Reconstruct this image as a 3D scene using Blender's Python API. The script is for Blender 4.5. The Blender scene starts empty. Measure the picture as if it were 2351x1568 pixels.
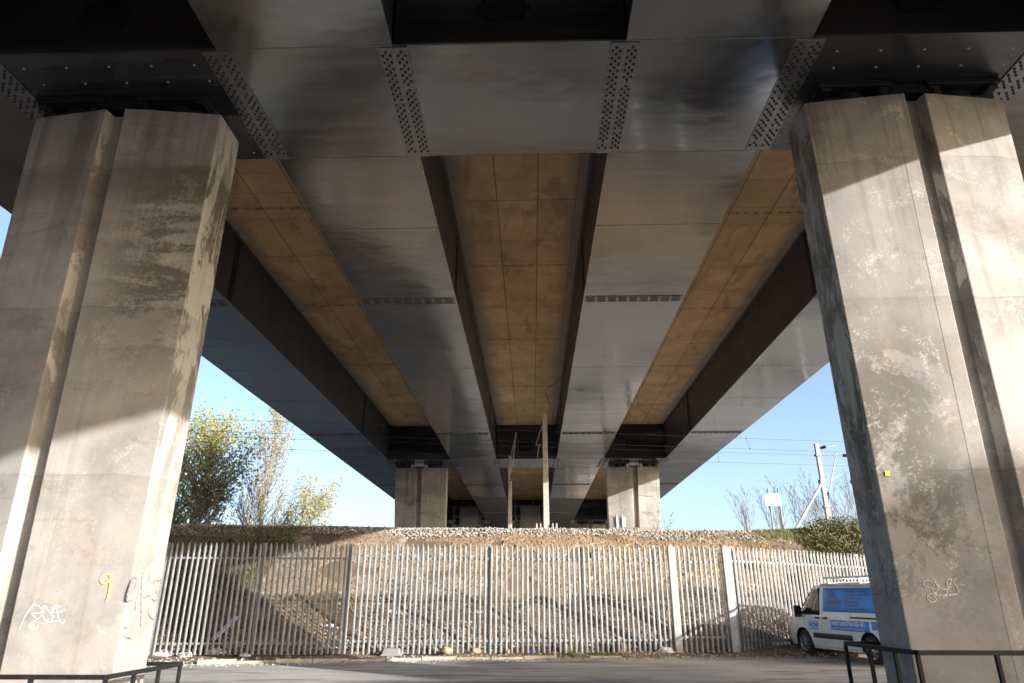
import bpy, bmesh, math, random
import numpy as np
from mathutils import Vector, Matrix

# ------------------------------------------------------------------ camera, light, exposure
SC = bpy.context.scene
COL = SC.collection
rad = math.radians
cam = bpy.data.cameras.new("camera")
cam.sensor_width = 36.0
cam.lens = 36.0 * 1545.0 / 2351.0
cam.clip_start, cam.clip_end = 0.1, 3000.0
camo = bpy.data.objects.new("camera", cam)
camo.location = (0, 0, 1.45)
camo.rotation_euler = (rad(90 + 21.2), 0, rad(1.64))
COL.objects.link(camo)
SC.camera = camo

SUN_AZ, SUN_EL = rad(54.8), rad(15.8)            # from behind the camera (-Y) round to the right (+X)
SDIR = Vector((math.sin(SUN_AZ) * math.cos(SUN_EL), -math.cos(SUN_AZ) * math.cos(SUN_EL), math.sin(SUN_EL)))
W = bpy.data.worlds.new("World")
SC.world = W
W.use_nodes = True
wn = W.node_tree.nodes
sky = wn.new("ShaderNodeTexSky")
sky.sky_type = 'NISHITA'
sky.sun_disc = False
sky.sun_elevation = SUN_EL
sky.sun_rotation = math.atan2(SDIR.x, SDIR.y)
sky.air_density, sky.dust_density, sky.ozone_density = 0.75, 2.6, 1.2
bg = wn["Background"]
bg.inputs["Strength"].default_value = 0.15
W.node_tree.links.new(sky.outputs[0], bg.inputs[0])
sl = bpy.data.lights.new("sun", 'SUN')
sl.energy, sl.angle, sl.color = 4.6, rad(0.53), (1.0, 0.965, 0.915)
so = bpy.data.objects.new("sun", sl)
so.rotation_euler = SDIR.to_track_quat('Z', 'Y').to_euler()
so.location = (40, -30, 40)
COL.objects.link(so)
SC.view_settings.view_transform = 'Standard'
SC.view_settings.look = 'None'
SC.view_settings.gamma = 1.0
SC.view_settings.exposure = 1.36
SC.cycles.max_bounces = 8
SC.cycles.diffuse_bounces = 5
SC.cycles.glossy_bounces = 4
SC.cycles.sample_clamp_indirect = 6.0

# ------------------------------------------------------------------ mesh helpers
class MB:
    def __init__(s):
        s.v, s.f = [], []
    def add(s, vs, fs):
        n = len(s.v)
        s.v += [tuple(map(float, p)) for p in vs]
        s.f += [tuple(i + n for i in q) for q in fs]
        return s
    def box(s, x0, x1, y0, y1, z0, z1):
        return s.add([(x0, y0, z0), (x1, y0, z0), (x1, y1, z0), (x0, y1, z0), (x0, y0, z1), (x1, y0, z1), (x1, y1, z1), (x0, y1, z1)],
                     [(0, 3, 2, 1), (4, 5, 6, 7), (0, 1, 5, 4), (1, 2, 6, 5), (2, 3, 7, 6), (3, 0, 4, 7)])
    def beam(s, p, q, w, h, up=(0, 0, 1)):
        p, q, up = Vector(p), Vector(q), Vector(up)
        d = (q - p).normalized()
        if abs(d.dot(up)) > 0.98: up = Vector((0, 1, 0))
        r = d.cross(up).normalized() * (w / 2)
        u = r.cross(d).normalized() * (h / 2)
        return s.add([p - r - u, p + r - u, p + r + u, p - r + u, q - r - u, q + r - u, q + r + u, q - r + u],
                     [(0, 1, 2, 3), (7, 6, 5, 4), (0, 4, 5, 1), (1, 5, 6, 2), (2, 6, 7, 3), (3, 7, 4, 0)])
    def tube(s, p, q, r0, r1=None, n=8, cap=True):
        r1 = r0 if r1 is None else r1
        p, q = Vector(p), Vector(q)
        d = (q - p).normalized()
        a = d.orthogonal().normalized(); b = d.cross(a)
        vs = []
        for c, r in ((p, r0), (q, r1)):
            for i in range(n):
                t = 2 * math.pi * i / n
                vs.append(c + (a * math.cos(t) + b * math.sin(t)) * r)
        fs = [(i, (i + 1) % n, n + (i + 1) % n, n + i) for i in range(n)]
        if cap: fs += [tuple(range(n - 1, -1, -1)), tuple(range(n, 2 * n))]
        return s.add(vs, fs)
    def path(s, pts, r, n=6):
        for a, b in zip(pts[:-1], pts[1:]): s.tube(a, b, r, r, n)
        return s
    def prism(s, poly, z0, z1, top=None):
        top = top or poly
        n = len(poly)
        return s.add([(x, y, z0) for x, y in poly] + [(x, y, z1) for x, y in top],
                     [tuple(range(n - 1, -1, -1)), tuple(range(n, 2 * n))] + [(i, (i + 1) % n, n + (i + 1) % n, n + i) for i in range(n)])
    def lathe(s, prof, c=(0, 0, 0), axis='z', n=24):
        vs, fs = [], []
        for r, h in prof:
            for i in range(n):
                t = 2 * math.pi * i / n
                a, b = r * math.cos(t), r * math.sin(t)
                q = (a, b, h) if axis == 'z' else (h, a, b)
                vs.append((q[0] + c[0], q[1] + c[1], q[2] + c[2]))
        for k in range(len(prof) - 1):
            for i in range(n):
                j = (i + 1) % n
                fs.append((k * n + i, k * n + j, (k + 1) * n + j, (k + 1) * n + i))
        return s.add(vs, fs)
    def bolt(s, c, nrm, r=0.022, h=0.018, n=6):
        c, d = Vector(c), Vector(nrm)
        return s.tube(c, c + d * h, r, r * 0.8, n)
    def build(s, name, mat=None, parent=None, smooth=False, loc=None):
        off = np.array(origin(parent)) if parent else np.array(loc if loc else (0, 0, 0))
        me = bpy.data.meshes.new(name)
        v = np.array(s.v) - off
        me.from_pydata(v.tolist(), [], s.f)
        if smooth: me.polygons.foreach_set('use_smooth', [True] * len(me.polygons))
        me.update()
        o = bpy.data.objects.new(name, me)
        if mat: me.materials.append(mat)
        if parent: o.parent = parent
        elif loc: o.location = loc
        COL.objects.link(o)
        return o

def origin(o):
    p = Vector((0, 0, 0))
    while o is not None:
        p = p + o.location; o = o.parent
    return tuple(p)
def tag(o, label=None, cat=None, group=None, kind=None):
    if label: o['label'] = label
    if cat: o['category'] = cat
    if group: o['group'] = group
    if kind: o['kind'] = kind
    return o
def thing(name, label, cat, loc=(0, 0, 0), group=None):
    o = bpy.data.objects.new(name, None)
    o.empty_display_size = 0.2
    o.location = loc
    COL.objects.link(o)
    return tag(o, label, cat, group)
def bevel(o, w, seg=2):
    m = o.modifiers.new("bevel", 'BEVEL'); m.width = w; m.segments = seg; m.limit_method = 'ANGLE'; m.angle_limit = rad(35)
    return o
def mesh_np(name, V, Fq, mat, parent=None, smooth=False):
    """mesh from numpy arrays, faces all the same size"""
    me = bpy.data.meshes.new(name)
    k = Fq.shape[1]
    me.vertices.add(len(V)); me.vertices.foreach_set('co', V.astype(np.float32).ravel())
    me.loops.add(Fq.size); me.loops.foreach_set('vertex_index', Fq.astype(np.int32).ravel())
    me.polygons.add(len(Fq)); me.polygons.foreach_set('loop_start', np.arange(0, Fq.size, k, dtype=np.int32))
    try: me.polygons.foreach_set('loop_total', np.full(len(Fq), k, dtype=np.int32))
    except Exception: pass
    me.polygons.foreach_set('use_smooth', np.full(len(Fq), smooth))
    me.update(calc_edges=True); me.validate()
    me.materials.append(mat)
    o = bpy.data.objects.new(name, me)
    if parent: o.parent = parent
    COL.objects.link(o)
    return o

# ------------------------------------------------------------------ material helpers
class NT:
    def __init__(s, name):
        s.m = bpy.data.materials.new(name); s.m.use_nodes = True
        s.t = s.m.node_tree; s.b = s.t.nodes["Principled BSDF"]
        g = s.t.nodes.new("ShaderNodeNewGeometry"); s.pos = g.outputs["Position"]; s.geo = g
    def n(s, typ, **kw):
        q = s.t.nodes.new(typ)
        for k, v in kw.items(): setattr(q, k, v)
        return q
    def link(s, a, b): s.t.links.new(a, b)
    def put(s, sock, val):
        if hasattr(val, 'is_linked') or hasattr(val, 'links'): s.link(val, sock)
        else: sock.default_value = val
    def math(s, op, a, b=0.0, c=0.0, clamp=False):
        q = s.n("ShaderNodeMath", operation=op, use_clamp=clamp)
        for i, x in enumerate((a, b, c)): s.put(q.inputs[i], x)
        return q.outputs[0]
    def scale(s, vec, sc, loc=(0, 0, 0)):
        q = s.n("ShaderNodeMapping"); s.put(q.inputs[0], vec); q.inputs['Scale'].default_value = sc; q.inputs['Location'].default_value = loc
        return q.outputs[0]
    def noise(s, vec, sc, det=5.0, rough=0.55, dist=0.0, col=False):
        q = s.n("ShaderNodeTexNoise"); s.put(q.inputs['Vector'], vec); q.inputs['Scale'].default_value = sc
        q.inputs['Detail'].default_value = det; q.inputs['Roughness'].default_value = rough; q.inputs['Distortion'].default_value = dist
        return q.outputs['Color' if col else 'Fac']
    def voro(s, vec, sc, feat='F1', out='Distance', rnd=1.0):
        q = s.n("ShaderNodeTexVoronoi", feature=feat); s.put(q.inputs['Vector'], vec); q.inputs['Scale'].default_value = sc
        q.inputs['Randomness'].default_value = rnd
        return q.outputs[out]
    def ramp(s, f, a, b, interp='LINEAR'):
        """0..1 over a..b, clamped"""
        q = s.n("ShaderNodeMapRange"); s.put(q.inputs[0], f); q.inputs[1].default_value = a; q.inputs[2].default_value = b
        q.interpolation_type = 'SMOOTHSTEP' if interp == 'S' else 'LINEAR'
        return q.outputs[0]
    def mix(s, f, a, b, mode='MIX'):
        q = s.n("ShaderNodeMix", data_type='RGBA', blend_type=mode, clamp_factor=True)
        s.put(q.inputs[0], f)
        for i, x in ((6, a), (7, b)):
            if isinstance(x, tuple): x = (*x[:3], 1.0)
            s.put(q.inputs[i], x)
        return q.outputs[2]
    def sep(s, vec):
        q = s.n("ShaderNodeSeparateXYZ"); s.put(q.inputs[0], vec); return q.outputs
    def bump(s, h, strength=0.3, dist=0.02, normal=None):
        q = s.n("ShaderNodeBump"); s.put(q.inputs['Height'], h); q.inputs['Strength'].default_value = strength; q.inputs['Distance'].default_value = dist
        if normal: s.link(normal, q.inputs['Normal'])
        return q.outputs[0]
    def done(s, col=None, rough=0.8, spec=0.5, metal=0.0, normal=None, coat=0.0):
        if col is not None: s.put(s.b.inputs['Base Color'], (*col, 1.0) if isinstance(col, tuple) else col)
        s.put(s.b.inputs['Roughness'], rough); s.put(s.b.inputs['Specular IOR Level'], spec); s.put(s.b.inputs['Metallic'], metal)
        s.b.inputs['Coat Weight'].default_value = coat
        if normal: s.link(normal, s.b.inputs['Normal'])
        return s.m

def simple(name, col, rough=0.6, metal=0.0, var=0.25, sc=6.0, spec=0.5, bmp=0.0, coat=0.0):
    t = NT(name)
    f = t.noise(t.pos, sc, 6)
    c = t.mix(t.ramp(f, 0.3, 0.7), tuple(x * (1 - var) for x in col), tuple(min(1, x * (1 + var)) for x in col))
    r = t.math('ADD', rough, t.math('MULTIPLY', t.math('SUBTRACT', t.noise(t.pos, sc * 3, 4), 0.5), 0.25), clamp=True)
    nm = t.bump(t.noise(t.pos, sc * 8, 4), bmp, 0.01) if bmp else None
    return t.done(c, r, spec, metal, nm, coat)

def m_steel(name, base=(0.225, 0.237, 0.25), r0=0.085, r1=0.24, primed=False, wavy=0.085):
    t = NT(name)
    st = t.noise(t.scale(t.pos, (0.12, 3.2, 1.0)), 1.0, 5, 0.6)               # brushed streaks across the flange
    big = t.noise(t.scale(t.pos, (0.35, 0.5, 0.5)), 1.0, 4, 0.5, 0.6)
    fine = t.noise(t.scale(t.pos, (0.5, 9.0, 3.0)), 1.0, 4, 0.6)
    c = t.mix(t.ramp(big, 0.32, 0.68), tuple(x * 0.88 for x in base), (base[0] * 1.12, base[1] * 1.11, base[2] * 1.08))
    c = t.mix(t.math('MULTIPLY', t.ramp(st, 0.52, 0.72), 0.25), c, (0.34, 0.34, 0.325))
    rough = t.math('ADD', r0, t.math('MULTIPLY', t.ramp(t.math('ADD', t.math('MULTIPLY', st, 0.55), t.math('MULTIPLY', big, 0.45)), 0.36, 0.62), r1 - r0))
    wav = t.noise(t.scale(t.pos, (0.9, 1.6, 0.9)), 1.0, 2, 0.5)
    n1 = t.bump(wav, wavy, 0.12)
    n2 = t.bump(fine, 0.05, 0.01, n1)
    if primed:
        y = t.sep(t.pos)[1]
        k = t.ramp(t.math('ADD', y, t.math('MULTIPLY', t.sep(t.pos)[0], -0.16)), 62.9, 63.0)
        c = t.mix(k, c, (0.125, 0.12, 0.105))
        rough = t.math('ADD', t.math('MULTIPLY', k, 0.45), rough, clamp=True)
    t.b.inputs['Coat Roughness'].default_value = 0.10
    return t.done(c, rough, 0.6, t.math("SUBTRACT", 0.86, t.math("MULTIPLY", k, 0.86)) if primed else 0.6, n2, 0.0)

def m_concrete(name, base=(0.266, 0.254, 0.246), stain=0.8, seed=0.0, lichen=0.3, axis_x=None, band=(5.0, 9.3), aniso=(0.55, 0.8, 2.1), topband=False):
    """board-marked, stained pier concrete; axis_x: (x0,x1) the side where run-off stains gather"""
    t = NT(name)
    P = t.scale(t.pos, (1, 1, 1), (seed, seed * 0.7, seed * 0.3))
    x, y, z = t.sep(t.pos)[0:3]
    tone = t.noise(P, 0.7, 5, 0.6, 0.4)
    c = t.mix(t.ramp(tone, 0.33, 0.68), (base[0] * 0.70, base[1] * 0.69, base[2] * 0.68), (base[0] * 1.22, base[1] * 1.21, base[2] * 1.19))
    c = t.mix(t.math('MULTIPLY', t.ramp(t.noise(P, 1.7, 4), 0.52, 0.66), 0.35), c, (0.33, 0.265, 0.22))        # rusty pink tint
    # blotchy dark growth in ragged horizontal bands
    bandn = t.noise(t.scale(P, aniso), 0.9, 7, 0.66, 0.9)
    grain = t.noise(P, 16.0, 4, 0.7)
    bsum = t.math('ADD', bandn, t.math('MULTIPLY', t.math('SUBTRACT', grain, 0.5), 0.38))
    dark = t.ramp(bsum, 0.56, 0.66)
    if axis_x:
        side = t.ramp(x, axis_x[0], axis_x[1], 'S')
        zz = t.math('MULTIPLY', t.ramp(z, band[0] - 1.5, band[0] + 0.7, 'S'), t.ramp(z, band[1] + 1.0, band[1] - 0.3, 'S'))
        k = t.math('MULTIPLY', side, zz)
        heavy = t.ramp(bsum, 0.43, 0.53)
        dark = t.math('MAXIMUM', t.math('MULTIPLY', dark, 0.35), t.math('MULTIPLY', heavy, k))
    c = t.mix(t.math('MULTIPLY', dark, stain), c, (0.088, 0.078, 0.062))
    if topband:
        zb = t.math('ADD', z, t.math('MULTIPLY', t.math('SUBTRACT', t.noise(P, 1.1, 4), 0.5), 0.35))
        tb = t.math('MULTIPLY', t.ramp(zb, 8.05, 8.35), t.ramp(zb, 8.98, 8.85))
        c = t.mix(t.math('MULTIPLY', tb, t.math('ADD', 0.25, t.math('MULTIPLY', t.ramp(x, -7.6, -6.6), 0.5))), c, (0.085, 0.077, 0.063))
    # grey-white lichen on the side faces
    nx = t.math('ABSOLUTE', t.sep(t.geo.outputs['True Normal'])[0])
    ln = t.noise(t.scale(P, (1.2, 1.6, 0.55)), 1.0, 8, 0.7, 0.6)
    sidem = t.math('MULTIPLY', t.ramp(nx, 0.6, 0.8), t.ramp(z, 2.0, 5.0))
    c = t.mix(t.math('MULTIPLY', t.math('MULTIPLY', sidem, t.ramp(ln, 0.50, 0.45)), 0.3), c, (0.095, 0.085, 0.07))
    c = t.mix(t.math('MULTIPLY', t.math('MULTIPLY', sidem, t.ramp(ln, 0.47, 0.51)), 0.85), c, (0.44, 0.42, 0.385))
    # pale scoured patches, speckled
    sp = t.noise(P, 1.5, 8, 0.72, 0.7)
    li = t.math('MULTIPLY', t.ramp(t.math('ADD', sp, t.math('MULTIPLY', t.math('SUBTRACT', t.noise(P, 24, 3, 0.7), 0.5), 0.5)), 0.57, 0.66), lichen)
    c = t.mix(li, c, (0.50, 0.465, 0.40))
    # vertical run-off
    run = t.noise(t.scale(P, (4.5, 4.5, 0.16)), 1.0, 5, 0.6)
    c = t.mix(t.math('MULTIPLY', t.ramp(run, 0.56, 0.75), 0.5), c, (0.135, 0.115, 0.092))
    dr = t.noise(t.scale(P, (2.6, 2.6, 0.09)), 1.0, 6, 0.65)
    c = t.mix(t.math('MULTIPLY', t.math('MULTIPLY', t.ramp(dr, 0.50, 0.62), t.ramp(t.math('ADD', z, t.math('MULTIPLY', dr, 5.0)), 8.5, 12.4)), 0.55), c, (0.105, 0.09, 0.074))     # drips below the bearings
    c = t.mix(t.math('MULTIPLY', t.ramp(t.math('ADD', z, t.math('MULTIPLY', tone, 1.6)), 1.5, 0.2), 0.35), c, (0.16, 0.14, 0.115))      # splash dirt near the ground
    # lift joints of the formwork
    for h in (3.25, 6.05, 8.75):
        wob = t.math('ADD', z, t.math('MULTIPLY', t.math('SUBTRACT', t.noise(P, 0.8, 4), 0.5), 0.22))
        d = t.math('ABSOLUTE', t.math('SUBTRACT', wob, h))
        c = t.mix(t.math('MULTIPLY', t.math('MULTIPLY', t.ramp(d, 0.022, 0.004), t.ramp(t.noise(P, 0.9, 3), 0.40, 0.6)), 0.35), c, (0.10, 0.088, 0.072))
        c = t.mix(t.math('MULTIPLY', t.math('MULTIPLY', t.ramp(wob, h - 0.65, h - 0.02), t.ramp(wob, h + 0.02, h)), 0.22), c, (0.11, 0.098, 0.082))
    pit = t.voro(P, 26.0)
    pm = t.math('MULTIPLY', t.ramp(pit, 0.17, 0.10), t.ramp(t.noise(P, 2.5, 3), 0.48, 0.6))
    c = t.mix(t.math('MULTIPLY', pm, 0.6), c, (0.085, 0.075, 0.065))
    c = t.mix(0.22, c, t.noise(P, 60, 3, 0.7, col=True), 'OVERLAY')
    h = t.math('ADD', t.math('MULTIPLY', grain, 0.5), t.math('SUBTRACT', t.noise(P, 60, 4, 0.7), t.math('MULTIPLY', pm, 1.2)))
    nm = t.bump(h, 0.35, 0.008)
    return t.done(c, 0.9, 0.25, 0.0, nm)

def m_soffit(name):
    """orange-brown board-formed deck concrete, grey overspray beside the girders; UV: u across 0..1, v metres"""
    t = NT(name)
    uvn = t.n("ShaderNodeUVMap"); uv = uvn.outputs[0]
    u, v = t.sep(uv)[0], t.sep(uv)[1]
    P = t.pos
    tone = t.noise(P, 0.9, 5, 0.6, 0.4)
    c = t.mix(t.ramp(tone, 0.32, 0.7), (0.46, 0.305, 0.18), (0.68, 0.475, 0.295))
    c = t.mix(t.math('MULTIPLY', t.ramp(t.noise(P, 0.5, 4), 0.5, 0.62), 0.5), c, (0.42, 0.32, 0.15))
    c = t.mix(t.math('MULTIPLY', t.ramp(t.noise(t.scale(P, (0.8, 3.5, 1)), 1.0, 6, 0.7), 0.55, 0.75), 0.35), c, (0.70, 0.54, 0.38))
    pan = t.n('ShaderNodeTexWhiteNoise', noise_dimensions='2D'); cmb = t.n('ShaderNodeCombineXYZ')
    t.put(cmb.inputs[0], t.math('FLOOR', t.math('MULTIPLY', u, 3.05))); t.put(cmb.inputs[1], t.math('FLOOR', t.math('ADD', t.math('DIVIDE', v, 2.44), 0.5)))
    t.link(cmb.outputs[0], pan.inputs['Vector'])
    c = t.mix(t.math('MULTIPLY', pan.outputs['Value'], 0.38), c, (0.30, 0.20, 0.115))
    st = t.ramp(t.noise(t.scale(P, (1.0, 0.45, 1.0)), 1.2, 6, 0.65, 0.8), 0.53, 0.66)
    c = t.mix(t.math('MULTIPLY', st, 0.5), c, (0.20, 0.15, 0.085))
    c = t.mix(t.math('MULTIPLY', t.ramp(t.noise(P, 7, 6, 0.75), 0.62, 0.72), 0.6), c, (0.16, 0.11, 0.07))
    # joints: boards ~2.4 m by 1.35 m
    wob = t.math('MULTIPLY', t.math('SUBTRACT', t.noise(P, 2.0, 4), 0.5), 0.10)
    vv = t.math('ADD', v, wob)
    def line(f, w, k, cc, dark):
        d = t.math('ABSOLUTE', t.math('SUBTRACT', t.math('FRACT', f), 0.5))
        return t.mix(t.math('MULTIPLY', t.ramp(d, w, w * 0.3), k), cc, dark)
    c = line(t.math('DIVIDE', vv, 2.44), 0.007, 0.55, c, (0.07, 0.05, 0.032))
    c = line(t.math('DIVIDE', t.math('ADD', vv, 0.7), 3.9), 0.006, 0.55, c, (0.05, 0.036, 0.024))
    for uu in (0.34, 0.645, 0.93):
        d = t.math('ABSOLUTE', t.math('SUBTRACT', t.math('ADD', u, t.math('MULTIPLY', wob, 0.02)), uu))
        c = t.mix(t.math('MULTIPLY', t.ramp(d, 0.006, 0.002), 0.7), c, (0.05, 0.036, 0.024))
    # rough dark seam where boards were shimmed
    se = t.math('ABSOLUTE', t.math('SUBTRACT', t.math('FRACT', t.math('DIVIDE', vv, 7.3)), 0.42))
    c = t.mix(t.math('MULTIPLY', t.ramp(se, 0.018, 0.002), t.ramp(t.noise(P, 5, 5, 0.7), 0.42, 0.62)), c, (0.05, 0.036, 0.025))
    e = t.math('MINIMUM', u, t.math('SUBTRACT', 1.0, u))
    ov = t.ramp(t.math('ADD', e, t.math('MULTIPLY', t.math('SUBTRACT', t.noise(t.scale(P, (1, 0.7, 1)), 1.3, 5, 0.6), 0.5), 0.16)), 0.16, 0.03)
    c = t.mix(t.math('MULTIPLY', ov, 0.85), c, (0.19, 0.19, 0.18))
    nm = t.bump(t.noise(P, 30, 4, 0.7), 0.25, 0.008)
    return t.done(c, 0.75, 0.3, 0.0, nm)

def m_asphalt(name):
    t = NT(name)
    P = t.pos
    a = t.noise(P, 0.45, 5, 0.6, 0.5)
    c = t.mix(t.ramp(a, 0.35, 0.68), (0.34, 0.325, 0.305), (0.48, 0.46, 0.43))
    w = t.noise(t.scale(P, (0.35, 2.2, 1)), 1.0, 6, 0.65, 0.8)
    c = t.mix(t.math('MULTIPLY', t.ramp(w, 0.50, 0.62), 0.75), c, (0.13, 0.112, 0.095))
    c = t.mix(t.math('MULTIPLY', t.ramp(t.noise(t.scale(P, (0.5, 1.6, 1), (7, 3, 0)), 1.0, 5), 0.56, 0.66), 0.5), c, (0.33, 0.265, 0.195))
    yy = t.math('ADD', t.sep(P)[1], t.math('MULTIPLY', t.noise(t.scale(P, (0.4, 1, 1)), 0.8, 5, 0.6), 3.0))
    c = t.mix(t.ramp(yy, 16.6, 15.4), c, (0.062, 0.062, 0.064))      # shade painted into the road nearer the camera, also dims girder reflections
    c = t.mix(0.35, c, t.noise(P, 70, 3, 0.8, col=True), 'OVERLAY')
    nm = t.bump(t.noise(P, 90, 3, 0.8), 0.5, 0.01)
    return t.done(c, 0.85, 0.35, 0.0, nm)

def m_soil(name, a=(0.13, 0.088, 0.055), b=(0.25, 0.175, 0.115), sc=1.4):
    t = NT(name)
    P = t.pos
    c = t.mix(t.ramp(t.noise(P, sc, 6, 0.65, 0.4), 0.34, 0.68), a, b)
    c = t.mix(t.math('MULTIPLY', t.ramp(t.voro(P, 14), 0.22, 0.12), 0.5), c, (0.30, 0.25, 0.19))
    c = t.mix(0.3, c, t.noise(P, 30, 4, 0.7, col=True), 'OVERLAY')
    nm = t.bump(t.math('ADD', t.noise(P, 9, 6, 0.7), t.math('MULTIPLY', t.noise(P, 40, 4, 0.7), 0.5)), 0.7, 0.05)
    return t.done(c, 0.95, 0.2, 0.0, nm)

def m_stone(name, cols, dirt=0.35):
    t = NT(name)
    r = t.geo.outputs['Random Per Island']
    q = t.n("ShaderNodeValToRGB"); t.link(r, q.inputs[0])
    el = q.color_ramp.elements
    el[0].position, el[0].color = 0.0, (*cols[0], 1)
    el[1].position, el[1].color = 1.0, (*cols[-1], 1)
    for i, cc in enumerate(cols[1:-1]):
        e = el.new((i + 1) / (len(cols) - 1)); e.color = (*cc, 1)
    P = t.pos
    c = t.mix(t.math('MULTIPLY', t.ramp(t.noise(P, 0.55, 5, 0.6), 0.46, 0.66), dirt), q.outputs[0], (0.27, 0.235, 0.19))
    c = t.mix(0.3, c, t.noise(P, 24, 5, 0.7, col=True), 'OVERLAY')
    nm = t.bump(t.noise(P, 28, 5, 0.7), 0.5, 0.02)
    return t.done(c, 0.92, 0.2, 0.0, nm)

def m_leaf(name, cols, trans=0.35):
    t = NT(name)
    r = t.geo.outputs['Random Per Island']
    q = t.n("ShaderNodeValToRGB"); t.link(r, q.inputs[0])
    el = q.color_ramp.elements
    el[0].color = (*cols[0], 1); el[1].color = (*cols[-1], 1)
    for i, cc in enumerate(cols[1:-1]):
        e = el.new((i + 1) / (len(cols) - 1)); e.color = (*cc, 1)
    t.done(q.outputs[0], 0.6, 0.3)
    tr = t.n("ShaderNodeBsdfTranslucent"); t.link(q.outputs[0], tr.inputs[0])
    mx = t.n("ShaderNodeMixShader"); mx.inputs[0].default_value = trans
    t.link(t.b.outputs[0], mx.inputs[1]); t.link(tr.outputs[0], mx.inputs[2])
    t.link(mx.outputs[0], t.t.nodes["Material Output"].inputs[0])
    return t.m

def m_galv(name, base=(0.42, 0.43, 0.43), rough=0.5):
    t = NT(name)
    P = t.pos
    c = t.mix(t.ramp(t.noise(P, 5, 5, 0.6), 0.35, 0.65), tuple(x * 0.82 for x in base), tuple(x * 1.12 for x in base))
    c = t.mix(t.math('MULTIPLY', t.ramp(t.noise(t.scale(P, (8, 8, 0.8)), 1.0, 4), 0.58, 0.75), 0.4), c, (0.27, 0.24, 0.2))
    return t.done(c, rough, 0.5, 0.25)

M = {}
M['steel'] = m_steel("gloss_grey_steel_paint", primed=True)
M['steel_dark'] = m_steel("dark_steel_paint", (0.03, 0.032, 0.038), 0.3, 0.55)
M['splice'] = m_steel("splice_plate_paint", (0.215, 0.225, 0.232), 0.2, 0.36)
M['web'] = simple('matt_web_paint', (0.058, 0.058, 0.062), 0.45, 0.2, 0.12, 0.6)
M['boltpaint'] = simple('bolt_paint', (0.025, 0.025, 0.028), 0.5, 0.0, 0.1)
M['bright'] = simple("bare_bright_plate", (0.5, 0.5, 0.48), 0.45, 0.1, 0.15)
M['soffit'] = m_soffit("deck_concrete")
M['slab'] = simple("deck_slab_concrete", (0.30, 0.27, 0.23), 0.9, 0, 0.2, 2.0, 0.2, 0.2)
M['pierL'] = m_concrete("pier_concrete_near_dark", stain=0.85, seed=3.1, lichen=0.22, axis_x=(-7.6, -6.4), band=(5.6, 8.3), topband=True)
M['pierR'] = m_concrete("pier_concrete_near_right", stain=0.75, seed=11.7, lichen=0.55, axis_x=(7.0, 5.6), band=(2.0, 5.0), aniso=(1.0, 1.0, 0.9))  # right pier: more pale patches, stains towards its inner edge
M['pierF'] = m_concrete("pier_concrete_far", stain=0.6, seed=23.0, lichen=0.15)
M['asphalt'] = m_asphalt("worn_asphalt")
M['soil'] = m_soil("brown_soil")
M['bank'] = m_soil("bank_soil", (0.10, 0.073, 0.048), (0.19, 0.138, 0.092))
M['plateau'] = m_soil('pale_ballast_ground', (0.32, 0.305, 0.28), (0.46, 0.44, 0.40), 0.5)
M['yard'] = m_soil('dark_yard_ground', (0.06, 0.055, 0.05), (0.13, 0.12, 0.105), 0.5)
M['steel_shade'] = m_steel('shaded_cross_beam_steel', (0.075, 0.08, 0.09), 0.14, 0.3)  # darker copy of the girder steel, shade put into its colour
M['field'] = m_soil("rough_ground", (0.06, 0.065, 0.03), (0.14, 0.12, 0.065), 0.3)
M['rubble'] = m_stone("sandstone_rubble", [(0.16, 0.12, 0.083), (0.27, 0.20, 0.135), (0.30, 0.225, 0.15), (0.22, 0.175, 0.125), (0.34, 0.26, 0.18), (0.19, 0.145, 0.10)])
pt = NT('packed_broken_stone')
_a = pt.n('ShaderNodeAttribute', attribute_name='stone')
_c = pt.mix(0.45, _a.outputs['Color'], pt.noise(pt.pos, 26, 5, 0.75, col=True), 'OVERLAY')
M['pitch'] = pt.done(_c, 0.95, 0.2, 0.0, pt.bump(pt.noise(pt.pos, 30, 5, 0.7), 0.5, 0.02))
M['ballast'] = m_stone("grey_ballast", [(0.16, 0.155, 0.15), (0.34, 0.32, 0.29), (0.24, 0.225, 0.205), (0.45, 0.42, 0.38), (0.28, 0.25, 0.215)], 0.2)
M['galv'] = m_galv("galvanised_steel", (0.225, 0.236, 0.245))
M['galv_dark'] = m_galv("weathered_post_steel", (0.25, 0.255, 0.255), 0.6)
M['post'] = m_galv("pale_gate_post_paint", (0.36, 0.37, 0.375), 0.55)
M['black'] = simple("black_railing_paint", (0.014, 0.014, 0.015), 0.6, 0, 0.4, 12, 0.12)
M['mast'] = simple("mast_concrete", (0.34, 0.325, 0.30), 0.85, 0, 0.2, 5, 0.2, 0.3)
M['wire'] = simple("copper_wire", (0.08, 0.07, 0.06), 0.5, 0.4, 0.1)
M['insul'] = simple("brown_insulator", (0.06, 0.035, 0.03), 0.3, 0, 0.1)
M['rail'] = simple("rusty_rail", (0.17, 0.10, 0.065), 0.6, 0.5, 0.2)
M['kerb'] = simple("kerb_concrete", (0.36, 0.32, 0.265), 0.9, 0, 0.22, 4, 0.2, 0.4)
M["bark"] = simple("bark", (0.17, 0.14, 0.115), 0.9, 0, 0.3, 9, 0.2, 0.3)
M['barkp'] = simple("pale_bark", (0.20, 0.165, 0.13), 0.9, 0, 0.3, 9, 0.2, 0.3)

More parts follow.
